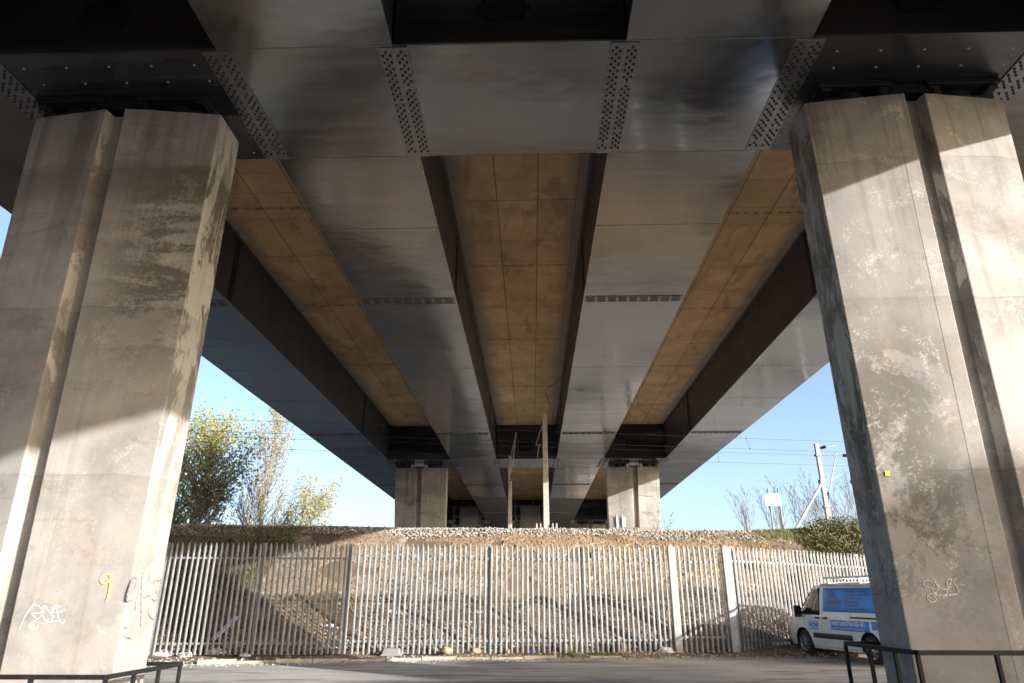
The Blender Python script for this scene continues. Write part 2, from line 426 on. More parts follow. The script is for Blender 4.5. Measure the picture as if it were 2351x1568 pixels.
# ------------------------------------------------------------------ terrain
def sstep(a, b, x):
    t = np.clip((x - a) / (b - a), 0, 1); return t * t * (3 - 2 * t)
def vnoise(x, y, sc, seed=0):
    """cheap smooth value noise for terrain"""
    r = np.random.RandomState(seed); g = r.rand(64, 64)
    u, v = np.asarray(x) * sc + 500.3, np.asarray(y) * sc + 500.7
    i, j = np.floor(u).astype(int), np.floor(v).astype(int)
    a, b = u - i, v - j; a = a * a * (3 - 2 * a); b = b * b * (3 - 2 * b)
    G = lambda p, q: g[p % 64, q % 64]
    return (G(i, j) * (1 - a) + G(i + 1, j) * a) * (1 - b) + (G(i, j + 1) * (1 - a) + G(i + 1, j + 1) * a) * b - 0.5
def road_edge(x):
    x = np.asarray(x, float)
    return np.where(x < 1.2, 20.7 + 0.235 * (np.maximum(x, -14) - 1.2), 20.7 + 0.09 * (np.minimum(x, 20) - 1.2))
def fence_y(x):
    x = np.asarray(x, float)
    return np.where(x < 5.97, 21.3 + 0.11 * x, 21.96 + 0.5 * (np.minimum(x, 16) - 5.97) + 0.11 * np.maximum(x - 16, 0))
def toe(x): return fence_y(x) + 0.5
def crest(x): return 29.4 + 0.12 * np.asarray(x, float)
def bank_z(x, y):
    x, y = np.asarray(x, float), np.asarray(y, float)
    f = np.clip((y - toe(x)) / (crest(x) - toe(x)), 0, 1)
    cz = 4.30 + 0.14 * sstep(9, 13, x) + 0.03 * sstep(-6, -12, x)
    z = 0.10 + (cz - 0.10) * f
    d = y - crest(x)
    z = z + np.where(d > 0, np.clip(d, 0, 3.4) * 0.088, 0)
    z = z + (vnoise(x, y, 0.5, 1) * 0.26 + vnoise(x, y, 1.4, 2) * 0.14) * np.clip(f * 8, 0, 1) * np.clip((crest(x) + 0.5 - y) / 1.2, 0.1, 1)
    return z
def road_z(x, y):
    return -0.33 * sstep(-2.5, -5.2, np.asarray(x, float)) * sstep(15.0, 11.8, np.asarray(y, float))
def grid_mesh(name, xs, rows, zf, mat, kind='structure'):
    """rows: list of functions x -> y"""
    xs = np.asarray(xs, float)
    Y = np.array([r(xs) for r in rows])
    X = np.broadcast_to(xs, Y.shape)
    V = np.stack([X, Y, zf(X, Y)], -1).reshape(-1, 3)
    n, m = len(xs), len(rows)
    i, j = np.meshgrid(np.arange(n - 1), np.arange(m - 1))
    a = (j * n + i).ravel()
    o = mesh_np(name, V, np.stack([a, a + 1, a + n + 1, a + n], -1), mat, smooth=True)
    return tag(o, kind=kind)

gm = MB().add([(-900, -900, -0.7), (900, -900, -0.7), (900, 900, -0.7), (-900, 900, -0.7)], [(0, 1, 2, 3)])
tag(gm.build("ground", M['field']), kind='structure')
xs = np.concatenate([np.linspace(-150, -14, 12), np.linspace(-13, 13, 53), np.linspace(14, 150, 12)])
rows = [(lambda x, k=k: np.full_like(x, k)) for k in np.concatenate([np.linspace(-150, 6, 12), np.linspace(8, 17, 19)])]
rows += [(lambda x, k=k: 17.0 + (road_edge(x) + 0.05 - 17.0) * k) for k in (0.34, 0.67, 1.0)]
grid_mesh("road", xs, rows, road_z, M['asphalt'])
xs = np.concatenate([np.linspace(-150, -16, 20), np.linspace(-15, 15, 121), np.linspace(16, 150, 20)])
rows = [(lambda x, k=k: road_edge(x) + (toe(x) + 0.3 - road_edge(x)) * k) for k in np.linspace(0, 1, 14)]
def verge_z(x, y):
    k = np.clip((y - road_edge(x)) / 0.5, 0, 1)
    right = sstep(5.5, 7.5, x)
    return -0.02 + 0.10 * k + (vnoise(x, y, 2.2, 5) * 0.09 + vnoise(x, y, 0.8, 6) * 0.06) * k + 0.10 * right * k * np.clip((y - road_edge(x)) / 1.2, 0, 1)
grid_mesh("soil_verge", xs, rows, verge_z, M['soil'])
rows = [(lambda x, k=k: toe(x) + (crest(x) - toe(x)) * k) for k in np.linspace(-0.02, 1, 34)]
rows += [(lambda x, k=k: crest(x) + k) for k in (0.3, 0.6, 1.0, 1.5, 2.2)]
grid_mesh("embankment", xs, rows, bank_z, M['bank'])
rows = [(lambda x, k=k: crest(x) + k) for k in (2.2, 3.4, 6, 12, 25, 33)]
grid_mesh("railway_ground", xs, rows, bank_z, M['plateau'])
rows = [(lambda x, k=k: crest(x) + k) for k in (33, 60, 150, 400)]
grid_mesh("yard_ground", xs, rows, bank_z, M['yard'])
# kerb stones in a broken line
kb = MB()
rk = random.Random(4)
x = -13.0
while x < 1.9:
    L = 0.91
    if not (0.2 < x < 0.75) and rk.random() > 0.14:
        y0, y1 = float(road_edge(x)), float(road_edge(x + L - 0.02))
        dz = rk.uniform(-0.055, 0.0)
        a = Vector((x, y0 + 0.04, 0.03 + dz)); b = Vector((x + L - 0.015, y1 + 0.04 + rk.uniform(-.02, .02), 0.03 + dz + rk.uniform(-.015, .015)))
        kb.beam(a, b, 0.13, 0.16)
    x += L
kerb = tag(kb.build("kerb", M['kerb']), kind='structure')
bevel(kerb, 0.018)

# ------------------------------------------------------------------ stones
def ico(sub):
    bm = bmesh.new(); bmesh.ops.create_icosphere(bm, subdivisions=sub, radius=1.0)
    V = np.array([v.co[:] for v in bm.verts]); Fc = np.array([[v.index for v in f.verts] for f in bm.faces]); bm.free()
    return V, Fc
def stones(name, P, size, mat, seed, sub=1, flat=0.65, jit=0.28, sink=0.2):
    """P: centres (n,3); size: (n,)"""
    r = np.random.RandomState(seed)
    V0, F0 = ico(sub); n, k = len(P), len(V0)
    sc = size[:, None] * np.stack([r.uniform(.8, 1.35, n), r.uniform(.75, 1.2, n), r.uniform(flat * .7, flat * 1.3, n)], -1)
    V = V0[None] * (1 + r.uniform(-jit, jit, (n, k, 1)))
    # knock flat facets off, so they read as broken stone
    for _ in range(3):
        d = r.normal(size=(n, 1, 3)); d /= np.linalg.norm(d, axis=-1, keepdims=True)
        s = (V * d).sum(-1, keepdims=True); lim = r.uniform(.45, .8, (n, 1, 1))
        V = V - d * np.maximum(s - lim, 0)
    V = V * sc[:, None, :]
    a = r.uniform(0, 2 * np.pi, n); b = r.normal(0, .35, n)
    ca, sa, cb, sb = np.cos(a)[:, None], np.sin(a)[:, None], np.cos(b)[:, None], np.sin(b)[:, None]
    x, y, z = V[..., 0], V[..., 1], V[..., 2]
    y, z = y * cb - z * sb, y * sb + z * cb
    x, y = x * ca - y * sa, x * sa + y * ca
    V = np.stack([x, y, z], -1) + P[:, None, :]
    V[..., 2] -= (size * sink)[:, None]
    Fq = (F0[None] + (np.arange(n) * k)[:, None, None]).reshape(-1, 3)
    return mesh_np(name, V.reshape(-1, 3), Fq, mat)

rs = np.random.RandomState(7)
def scatter(x0, x1, f0, f1, step, jitter=0.45):
    gx = np.arange(x0, x1, step); out = []
    for xx in gx:
        L = float(crest(xx) - toe(xx)) * 1.15
        ff = np.arange(f0, f1, step / L)
        out.append(np.stack([np.full(len(ff), xx) + rs.uniform(-jitter, jitter, len(ff)) * step, ff + rs.uniform(-jitter, jitter, len(ff)) * step / L], -1))
    q = np.concatenate(out)
    x, f = q[:, 0], q[:, 1]
    y = toe(x) + (crest(x) - toe(x)) * f
    return np.stack([x, y, bank_z(x, y)], -1), f
def pitching():
    """tightly packed broken stone: a fine sheet over the bank whose cells are domed, tilted and parted by real cracks"""
    r = np.random.RandomState(11)
    xs = np.arange(-12.4, 12.6, 0.032); fs = np.arange(0.0, 0.93, 0.0040)
    X, Fr = np.meshgrid(xs, fs)
    Yb = toe(X) + (crest(X) - toe(X)) * Fr
    S = Fr * 8.55                                            # metres up the slope
    wx, ws = vnoise(X, S, 2.3, 41) * 0.10, vnoise(X, S, 2.3, 42) * 0.10
    c = 0.155
    big = 1.0 + 0.45 * sstep(0.72, 0.86, Fr) - 0.22 * sstep(0.3, 0.05, Fr)
    U, Vv = (X + wx) / c, (S + ws) / c / big * 1.0
    Vv = np.cumsum(np.concatenate([np.zeros((1, Vv.shape[1])), np.diff((S + ws), axis=0) / c / (0.5 * (big[1:] + big[:-1]))]), axis=0) + 100
    U = U + 300
    iu, iv = np.floor(U).astype(int), np.floor(Vv).astype(int)
    g = r.rand(4, 512, 512)
    F1 = np.full(X.shape, 9.0); F2 = np.full(X.shape, 9.0); A = np.zeros(X.shape, int); B = np.zeros(X.shape, int); DX = np.zeros(X.shape); DV = np.zeros(X.shape)
    for du in (-1, 0, 1):
        for dv in (-1, 0, 1):
            a, b = (iu + du) % 512, (iv + dv) % 512
            px, pv = iu + du + 0.1 + 0.8 * g[0, a, b], iv + dv + 0.1 + 0.8 * g[1, a, b]
            d = np.hypot(U - px, Vv - pv)
            nearer = d < F1
            F2 = np.where(nearer, F1, np.minimum(F2, d))
            A = np.where(nearer, a, A); B = np.where(nearer, b, B)
            DX = np.where(nearer, U - px, DX); DV = np.where(nearer, Vv - pv, DV); F1 = np.where(nearer, d, F1)
    e = F2 - F1
    r1, r2 = g[2][A, B], g[3][A, B]
    h = 0.044 * sstep(0.0, 0.15, e) + 0.028 * (r1 - 0.5) + (DX * (r2 - 0.5) + DV * (r1 - 0.55)) * 0.04 + vnoise(X, S, 9, 44) * 0.018 + vnoise(X, S, 20, 45) * 0.008
    gone = sstep(0.10, 0.24, vnoise(X, S, 0.9, 46) - 0.10)     # hollows where stones are missing
    h = h * (1 - 0.8 * gone) - 0.09 * gone
    edge = sstep(-11.8, -9.2, X + vnoise(X, S, 1.1, 47) * 1.6) * sstep(11.5, 8.0, X + vnoise(X, S, 1.1, 48) * 2.0) * sstep(0.0, 0.05, Fr + vnoise(X, S, 1.5, 49) * 0.08) * sstep(0.93, 0.90, Fr + vnoise(X, S, 1.2, 50) * 0.05)
    Z = bank_z(X, Yb) + h * edge - 0.13 * (1 - edge) + 0.01
    Yb = Yb - h * 0.5 * edge
    n, m = X.shape[1], X.shape[0]
    ii, jj = np.meshgrid(np.arange(n - 1), np.arange(m - 1)); a = (jj * n + ii).ravel()
    o = mesh_np("rubble", np.stack([X, Yb, Z], -1).reshape(-1, 3), np.stack([a, a + 1, a + n + 1, a + n], -1), M['pitch'], smooth=False)
    # own colour of every stone
    warm = np.clip(0.35 + 0.9 * sstep(0.35, 0.9, Fr) * sstep(-6, 0, X) + vnoise(X, S, 0.35, 51) * 0.9, 0, 1)[..., None]
    tone = (0.86 + 0.28 * r2)[..., None]
    colr = (np.array([0.172, 0.146, 0.118]) * (1 - warm) + np.array([0.215, 0.152, 0.097]) * warm) * tone
    colr = np.where((r1 > 0.975)[..., None], np.array([0.26, 0.235, 0.20]), colr)
    soil = ((1 - sstep(0.02, 0.10, e)) * 0.6 + gone * 0.4).clip(0, 1)[..., None]
    colr = colr * (1 - soil) + np.array([0.105, 0.077, 0.052]) * soil
    at = o.data.color_attributes.new("stone", 'FLOAT_COLOR', 'POINT')
    at.data.foreach_set('color', np.concatenate([colr, np.ones(colr.shape[:2] + (1,))], -1).astype(np.float32).ravel())
    return tag(o, "tan broken stone tightly packed over the railway bank behind the fence", "rubble", kind='stuff')
pitching()
P2, f2 = scatter(-13, 13, -0.02, 0.16, 0.12)
s2 = rs.uniform(0.02, 0.07, len(P2))
o = stones("scattered_gravel", P2, s2, M['ballast'], 12, sub=1)
tag(o, "loose broken stones lying at the foot of the bank", "gravel", kind='stuff')
gx = rs.uniform(-13, 9, 2600); gy = road_edge(gx) + np.abs(rs.normal(0, 0.35, 2600)) * np.where(rs.rand(2600) < .45, -1, 1)
P4 = np.stack([gx, gy, np.where(gy < road_edge(gx), road_z(gx, gy), verge_z(gx, gy)) + 0.004], -1)
tag(stones("grit", P4, rs.uniform(0.012, 0.045, 2600), M['ballast'], 14, sub=1, sink=0.0), "loose grit and small stones along the road edge", "grit", kind='stuff')
# ballast shoulder along the crest
q = []
for xx in np.arange(-17, 17, 0.085):
    yy = float(crest(xx)) + np.arange(-0.95, 2.2, 0.085)
    q.append(np.stack([np.full(len(yy), xx), yy], -1))
q = np.concatenate(q); q += rs.uniform(-.05, .05, q.shape)
dd = q[:, 1] - crest(q[:, 0])
edge = -0.75 + 0.35 * vnoise(q[:, 0], q[:, 1], 0.7, 9) * 2
keep = (dd > edge) & (rs.rand(len(q)) < np.where((q[:, 0] > 9.5) & (dd < 0.4), 0.25, 1))
q = q[keep]
P3 = np.stack([q[:, 0], q[:, 1], bank_z(q[:, 0], q[:, 1]) + rs.uniform(-.02, .05, len(q))], -1)
tag(stones("ballast", P3, rs.uniform(0.032, 0.062, len(P3)), M['ballast'], 13, sub=1, flat=0.8, sink=0.0), "grey railway ballast along the top of the bank", "ballast", kind='stuff')

# ------------------------------------------------------------------ railway
ZR = 4.60
tr = MB()
def track_pt(x, v): return (x, v + 0.12 * x)
for v in (34.0, 38.2):
    for dv in (-0.72, 0.72):
        a = Vector((-70, *[track_pt(-70, v + dv)[1]], ZR + 0.10)); b = Vector((70, track_pt(70, v + dv)[1], ZR + 0.10))
        tr.beam(a, b, 0.07, 0.045); tr.beam(a - Vector((0, 0, .07)), b - Vector((0, 0, .07)), 0.02, 0.10); tr.beam(a - Vector((0, 0, .13)), b - Vector((0, 0, .13)), 0.14, 0.02)
tag(tr.build("railway_track", M['rail']), kind='structure')

# ------------------------------------------------------------------ viaduct
XG = [(-12.85, -9.65), (-5.43, -2.33), (1.71, 4.88), (9.0, 12.0)]     # box girders
BAY = [(-9.65, -5.43), (-2.33, 1.71), (4.88, 9.0)]                     # bays between them
ZB, ZT = 10.45, 12.80
Y0, Y1 = -46.0, 128.0
PY = [8.96 + 36.1 * k for k in (-1, 0, 1, 2, 3)]                       # near edge of every cross beam
CBW = 3.10
via = thing("viaduct", "wide elevated road on glossy grey steel box girders crossing overhead", "viaduct", (0, 0, 0))
slab = MB().box(-15.2, 14.4, Y0, Y1, ZT + 0.02, ZT + 0.40)
slab.box(-15.5, -15.0, Y0, Y1, ZT + 0.2, ZT + 1.5).box(14.2, 14.7, Y0, Y1, ZT + 0.2, ZT + 1.5)
slab.build("deck_slab", M['slab'], via)
SPL = [19.53 - 36.1, 1.45, 19.53, 37.71, 55.55, 73.6, 91.7]
SEAM = [8.96 - 4.0, 15.05, 26.2, 30.85, 41.4, 51.0, 60.9]
for gi, (a, b) in enumerate(XG):
    g = MB()
    g.box(a, b, Y0, Y1, ZB, ZB + 0.045)
    go = g.build("box_girder", M['steel'], via)
    for wa, wb, d in ((a + 0.05, a + 0.075, -1), (b - 0.075, b - 0.05, 1)):
        wm = MB().box(wa, wb, Y0, Y1, ZB + 0.046, ZT)
        wm.box(min(wa, wa + d * .09), max(wb, wb + d * .09), Y0, Y1, ZT - 0.035, ZT + 0.015)
        wm.build("web_plate", M['web'], go)
    for y in SEAM + [p for p in PY[1:4]] + [p + CBW for p in PY[1:4]]:
        MB().box(a + 0.01, b - 0.01, y - 0.012, y + 0.012, ZB - 0.005, ZB + 0.01).build("weld_seam", M['splice'], go)
    for y in SPL:
        if y < -5: continue
        s = MB().box(a + 0.05, b - 0.05, y - 0.20, y + 0.20, ZB - 0.018, ZB + 0.01)
        det = y < 60
        bo = MB()
        if det:
            n = 9
            wseg = (b - a - 0.16) / n
            for k in range(n):
                for c in range(4):
                    for r in range(4):
                        xx = a + 0.08 + wseg * (k + 0.13 + 0.78 * (c + (0.5 if r % 2 else 0.0)) / 4)
                        bo.bolt((xx, y - 0.145 + 0.097 * r, ZB - 0.018), (0, 0, -1), 0.023, 0.024)
        sp = s.build("splice_plate", M['splice'], go)
        if det: bo.build("bolt", M['boltpaint'], go)
        for xx, d in ((a + 0.05, -1), (b - 0.05, 1)):
            s = MB()
            s.box(min(xx, xx + d * 0.016), max(xx, xx + d * 0.016), y - 0.17, y + 0.17, ZB + 0.1, ZT - 0.08)
            if det and y < 40:
                for r in range(24):
                    for c in (-0.11, -0.045, 0.045, 0.11):
                        s.bolt((xx + d * 0.016, y + c, ZB + 0.18 + r * 0.09 + (0.04 if abs(c) > .1 else 0)), (d, 0, 0), 0.024, 0.026)
            s.build("web_splice", M['steel_dark'], go)
# concrete deck soffit, one strip in every bay of every span
for a, b in BAY:
    ys = [Y0] + [q for p in PY for q in (p, p + CBW)] + [Y1]
    for k in range(0, len(ys), 2):
        y0, y1 = ys[k], ys[k + 1]
        if y1 < 0 or y1 <= y0: continue
        me = bpy.data.meshes.new("deck_soffit")
        me.from_pydata([(a, y0, ZT), (b, y0, ZT), (b, y1, ZT), (a, y1, ZT)], [], [(0, 3, 2, 1)])
        uv = me.uv_layers.new(name="UVMap")
        for li, q in enumerate([(0, y0), (0, y1), (1, y1), (1, y0)]): uv.data[li].uv = (q[0], q[1] + (3.3 * BAY.index((a, b))))
        me.materials.append(M['soffit'])
        o = bpy.data.objects.new("deck_soffit", me); o.parent = via; COL.objects.link(o)
# cross beams over the piers, with bolted strips, inspection hatch
for pi, p in enumerate(PY[1:4]):
    for bi, (a, b) in enumerate(BAY):
        zb = ZB + 0.004
        c = MB()
        c.box(a, b, p, p + CBW, zb, zb + 0.04)
        c.box(a, b, p + 0.035, p + 0.065, zb + 0.04, ZT).box(a, b, p + CBW - 0.065, p + CBW - 0.035, zb + 0.04, ZT)
        co = c.build("cross_beam", M['steel'] if bi == 1 or pi else M['steel_shade'], via)  # near outer bays take the shade-darkened steel
        f = MB().box(a + 0.002, b - 0.002, p + 0.028, p + 0.0345, zb + 0.05, ZT - 0.002)
        f.build("face_plate", M['steel_dark'], co)
        for e, d in ((a, 1), (b, -1)):
            s = MB().box(e - 0.26, e + 0.24, p + 0.03, p + CBW - 0.02, ZB - 0.02, ZB + 0.002)
            bo = MB()
            if pi < 2:
                ny = int((CBW - 0.25) / (0.078 if pi == 0 else 0.13))
                for side in (-0.145, 0.125):
                    for r in range(ny):
                        if (r + (5 if side > 0 else 0)) % 17 == 16: continue
                        yy = p + 0.13 + r * (CBW - 0.25) / ny
                        for cc in ((-0.065, 0.065) if r % 2 else (-0.0, 0.0)):
                            bo.bolt((e + side + cc, yy, ZB - 0.02), (0, 0, -1), 0.026, 0.025)
                            if cc == 0.0: break
            s.build("bolted_strip", M['splice'], co)
            if pi < 2: bo.build("bolt", M['boltpaint'], co)
        # inspection hatch in the near face
        xc = (a + b) / 2 - 0.1
        h = MB()
        def rrect(w, hh, rr, n=6):
            pts = []
            for cx, cz, a0 in ((w - rr, hh - rr, 0), (-w + rr, hh - rr, 90), (-w + rr, -hh + rr, 180), (w - rr, -hh + rr, 270)):
                for i in range(n + 1):
                    t = rad(a0 + 90 * i / n); pts.append((cx + rr * math.cos(t), cz + rr * math.sin(t)))
            return pts
        o1, i1 = rrect(0.40, 0.36, 0.13), rrect(0.32, 0.28, 0.10)
        n = len(o1); yf = p + 0.026; zc = 11.36
        vs = [(xc + x, yf, zc + z) for x, z in o1] + [(xc + x, yf - 0.03, zc + z) for x, z in o1] + [(xc + x, yf - 0.03, zc + z) for x, z in i1] + [(xc + x, yf - 0.004, zc + z) for x, z in i1]
        fs = []
        for k in range(3):
            fs += [(k * n + i, (k + 1) * n + i, (k + 1) * n + (i + 1) % n, k * n + (i + 1) % n) for i in range(n)]
        h.add(vs, fs)
        for i in range(7):
            t = -0.24 + i * 0.08
            h.box(xc + t - 0.006, xc + t + 0.006, yf - 0.018, yf - 0.006, zc - 0.27, zc + 0.27).box(xc - 0.31, xc + 0.31, yf - 0.016, yf - 0.008, zc + t - 0.006, zc + t + 0.006)
        for sx in (-1, 1): h.box(xc + sx * 0.43 - 0.05, xc + sx * 0.43 + 0.05, yf - 0.02, yf, zc - 0.13, zc - 0.03)
        for bx in (-0.27, 0, 0.27): h.bolt((xc + bx, yf - 0.0, zc - 0.39), (0, -1, 0), 0.018, 0.02)
        h.build("hatch", M['black'], co)
        if bi != 1:                                   # dome bolts on the soffit over the piers
            s = MB()
            for xx in np.linspace(a + 0.55, b - 0.55, 5):
                for yy in (p + 0.35, p + 0.75, p + CBW - 0.22):
                    s.lathe([(0.0, -0.016), (0.018, -0.012), (0.024, 0.0)], (xx + (0.1 if yy > p + .5 else 0), yy, zb), 'z', 8)
            s.build("stud", M['bright'], co)
        else:
            s = MB()
            s.box(a + 0.25, b - 0.25, p - 0.001, p + 0.012, zb - 0.006, zb + 0.03).box(a + 0.25, b - 0.25, p + CBW - 0.012, p + CBW + 0.001, zb - 0.006, zb + 0.03)
            s.build("edge_bead", M['splice'], co)

# ------------------------------------------------------------------ piers
def pier(side, p, mat, label, detail, zbase=-0.6):
    """side -1 left, +1 right; inner face vertical, outer half flared; twin bearings on top"""
    xi, xo_t, xo_b = (-5.82, -9.42, -8.86) if side < 0 else (5.13, 8.75, 8.19)
    xc_t, xc_b = (-7.73, -7.42) if side < 0 else (7.03, 6.72)
    yf, yr = p + 1.04, p + 2.14
    root = thing("bridge_pier", label, "bridge pier", ((xi + xo_b) / 2, (yf + yr) / 2, zbase if zbase > 0 else 0), "concrete piers carrying the viaduct")
    d = side                                          # +x outward for right pier
    def sec(xo, xc):
        s = d
        st = 0.009 if d > 0 else 0.004
        pts = [(xi, yf + 0.20), (xc - s * 0.42, yf + st), (xc - s * 0.41, yf + 0.004), (xc - s * 0.17, yf - 0.015), (xc - s * 0.15, yf + 0.2), (xc + s * 0.14, yf + 0.2),
               (xc + s * 0.19, yf - 0.01), (xo, yf + 0.20), (xo, yr - 0.18), (xc + s * 0.2, yr), (xc - s * 0.2, yr), (xi, yr - 0.05)]
        return pts if s > 0 else pts[::-1]
    zt = 10.10
    m = MB()
    zs = [zbase, 1.5, 3.25, 4.7, 6.05, 7.4, 8.75, 9.6, zt]
    secs = []
    for z in zs:
        k = (z + 0.6) / (zt + 0.6)
        secs.append(sec(xo_b + (xo_t - xo_b) * k, xc_b + (xc_t - xc_b) * k))
    n = len(secs[0])
    vs = [(x, y, z) for s_, z in zip(secs, zs) for x, y in s_]
    fs = [(k * n + i, k * n + (i + 1) % n, (k + 1) * n + (i + 1) % n, (k + 1) * n + i) for k in range(len(zs) - 1) for i in range(n)]
    fs += [tuple(range(n - 1, -1, -1)), tuple(range((len(zs) - 1) * n, len(zs) * n))]
    m.add(vs, fs)
    sh = m.build("shaft", mat, root)
    bevel(sh, 0.018, 2)
    for q, xb in enumerate((xc_t - side * 0.98, xc_t + side * 0.98)):
        b = MB()
        b.box(xb - 0.66, xb + 0.66, yf + 0.02, yr + 0.05, zt + 0.23, ZB - 0.003)
        b.box(xb - 0.62, xb - 0.44, yf + 0.06, yr, zt + 0.16, zt + 0.23).box(xb + 0.44, xb + 0.62, yf + 0.06, yr, zt + 0.16, zt + 0.23)
        b.lathe([(0.36, zt + 0.07), (0.36, zt + 0.23)], (xb, (yf + yr) / 2, 0), 'z', 20)
        b.box(xb - 0.55, xb + 0.55, yf + 0.16, yr - 0.12, zt, zt + 0.07)
        bevel(b.build("bearing", M['steel_dark'], root), 0.008, 1)
    if detail:
        k = MB()
        xb = xc_t
        k.box(xb - 0.42, xb + 0.42, yf + 0.10, yr - 0.10, zt + 0.10, ZB - 0.03).box(xb - 0.55, xb - 0.42, yf + 0.05, yf + 0.3, zt, zt + 0.2).box(xb + 0.42, xb + 0.55, yf + 0.05, yf + 0.3, zt, zt + 0.2)
        for r in range(4):
            for c in range(5): k.bolt((xb - 0.32 + c * 0.16 + (0.04 if r % 2 else 0), yf + 0.10, zt + 0.13 + r * 0.055), (0, -1, 0), 0.022, 0.02)
        k.build("shear_key", M['bright'] if p > 20 else M['steel_dark'], root)
    return root
pL = pier(-1, PY[1], M['pierL'], "near left concrete pier, upper part in shade, dark run-off stains and a yellow painted 9", True)
pR = pier(1, PY[1], M['pierR'], "near right concrete pier, sunlit top, partly hiding the white van", True)
pier(-1, PY[2], M['pierF'], "far pier beyond the railway, left of the two concrete masts, all in shade", True, 4.2)
pier(1, PY[2], M['pierF'], "far pier beyond the railway with a sunlit lower half behind a small sign", True, 4.2)
pier(-1, PY[3], M['pierF'], "most distant left pier, dark behind the scaffolding", False, 4.2)
pier(1, PY[3], M['pierF'], "most distant right pier, dark behind the scaffolding", False, 4.2)

# ------------------------------------------------------------------ paint marks on the piers (thin raised strokes on the faces)
M['chalk'] = simple("white_paint_mark", (0.56, 0.545, 0.52), 0.7, 0, 0.15, 20)
M['yellow'] = simple("yellow_spray_paint", (0.56, 0.47, 0.15), 0.7, 0, 0.2, 20)
M['smudge'] = simple("faded_dark_spray", (0.17, 0.165, 0.165), 0.8, 0, 0.3, 20)
M['patch'] = simple("grey_render_patch", (0.33, 0.32, 0.31), 0.9, 0, 0.15, 8)
def spline(pts, k=5):
    pts = [Vector(p) for p in pts]
    if len(pts) < 3: return pts
    out = []
    for i in range(len(pts) - 1):
        p0, p1, p2, p3 = pts[max(i - 1, 0)], pts[i], pts[i + 1], pts[min(i + 2, len(pts) - 1)]
        for j in range(k):
            t = j / k
            out.append(0.5 * ((2 * p1) + (p2 - p0) * t + (2 * p0 - 5 * p1 + 4 * p2 - p3) * t * t + (3 * p1 - p0 - 3 * p2 + p3) * t ** 3))
    return out + [pts[-1]]
def strokes(name, mat, parent, paths, r, plane):
    m = MB()
    for q in paths:
        if plane[0] == 'front':
            _, xi, sgn = plane
            P = [(x, 10.196 - (0.153 if xi < 0 else 0.149) * abs(x - xi), z) for x, z in q]
        else:
            P = [(plane[1], y, z) for y, z in q]
        m.path(spline(P), r, 6)
    return m.build(name, mat, parent, smooth=True)
strokes("graffiti", M['chalk'], pL, [
    [(-7.042, 1.45), (-7.084, 1.329), (-7.074, 1.369), (-7.043, 1.41), (-6.98, 1.405), (-6.931, 1.369), (-6.927, 1.309), (-7.039, 1.309), (-6.95, 1.233), (-6.902, 1.288), (-6.857, 1.228), (-6.778, 1.193), (-6.755, 1.268), (-6.78, 1.288), (-6.845, 1.349), (-6.9, 1.41), (-6.911, 1.369), (-6.886, 1.309)],
    [(-6.803, 1.389), (-6.774, 1.308), (-6.759, 1.42), (-6.691, 1.258), (-6.649, 1.208), (-6.61, 1.168), (-6.597, 1.223)], [(-6.754, 1.42), (-6.691, 1.389)], [(-6.792, 1.298), (-6.63, 1.349)],
    [(-6.951, 1.198), (-7.003, 1.203), (-7.038, 1.159), (-7.023, 1.119), (-6.969, 1.101), (-6.922, 1.119), (-6.914, 1.168), (-6.779, 1.196), (-6.65, 1.21)], [(-6.975, 1.169), (-7.011, 1.154), (-7.006, 1.129), (-6.964, 1.124)],
    [(-7.042, 1.45), (-7.104, 1.329), (-7.146, 1.169), (-7.149, 1.1)]], 0.0065, ('front', -5.82, -1))
strokes("painted_number", M['yellow'], pL, [[(-6.105, 1.80), (-6.15, 1.835), (-6.20, 1.82), (-6.24, 1.76), (-6.2, 1.704), (-6.14, 1.72), (-6.105, 1.784), (-6.112, 1.824), (-6.096, 1.664), (-6.09, 1.554), (-6.1, 1.452)]], 0.014, ('front', -5.82, -1))
strokes("painted_marks", M['smudge'], pL, [[(10.304, 1.483), (10.168, 1.483), (10.202, 1.761), (10.321, 1.772), (10.309, 1.635)], [(10.412, 1.524), (10.43, 1.348)], [(10.445, 1.867), (10.497, 1.638), (10.672, 1.12)], [(10.954, 1.766), (10.816, 1.762), (10.818, 1.711)],
    [(10.954, 1.766), (11.02, 1.769), (11.0, 1.494), (10.844, 1.502)], [(10.934, 1.629), (10.963, 1.579)], [(10.606, 1.517), (10.758, 1.551)], [(10.617, 1.89), (10.649, 1.757)], [(10.805, 1.377), (10.835, 1.278), (11.0, 1.209)], [(10.228, 1.118), (10.291, 1.109)], [(10.28, 1.002), (10.449, 0.964)]], 0.012, ('side', -5.818))
strokes("graffiti", M['chalk'], pR, [
    [(5.601, 1.619), (5.503, 1.65), (5.449, 1.681), (5.473, 1.727), (5.548, 1.727), (5.591, 1.68), (5.552, 1.635), (5.576, 1.574), (5.634, 1.635), (5.596, 1.742), (5.675, 1.619), (5.749, 1.619), (5.7, 1.528), (5.82, 1.741), (5.757, 1.726), (5.756, 1.649)],
    [(5.656, 1.528), (5.7, 1.528), (5.872, 1.573), (5.843, 1.71)], [(5.603, 1.559), (5.514, 1.559), (5.467, 1.513), (5.493, 1.461), (5.553, 1.461), (5.583, 1.498), (5.554, 1.536), (5.825, 1.558)], [(5.491, 1.521), (5.529, 1.491)]], 0.0065, ('front', 5.13, 1))
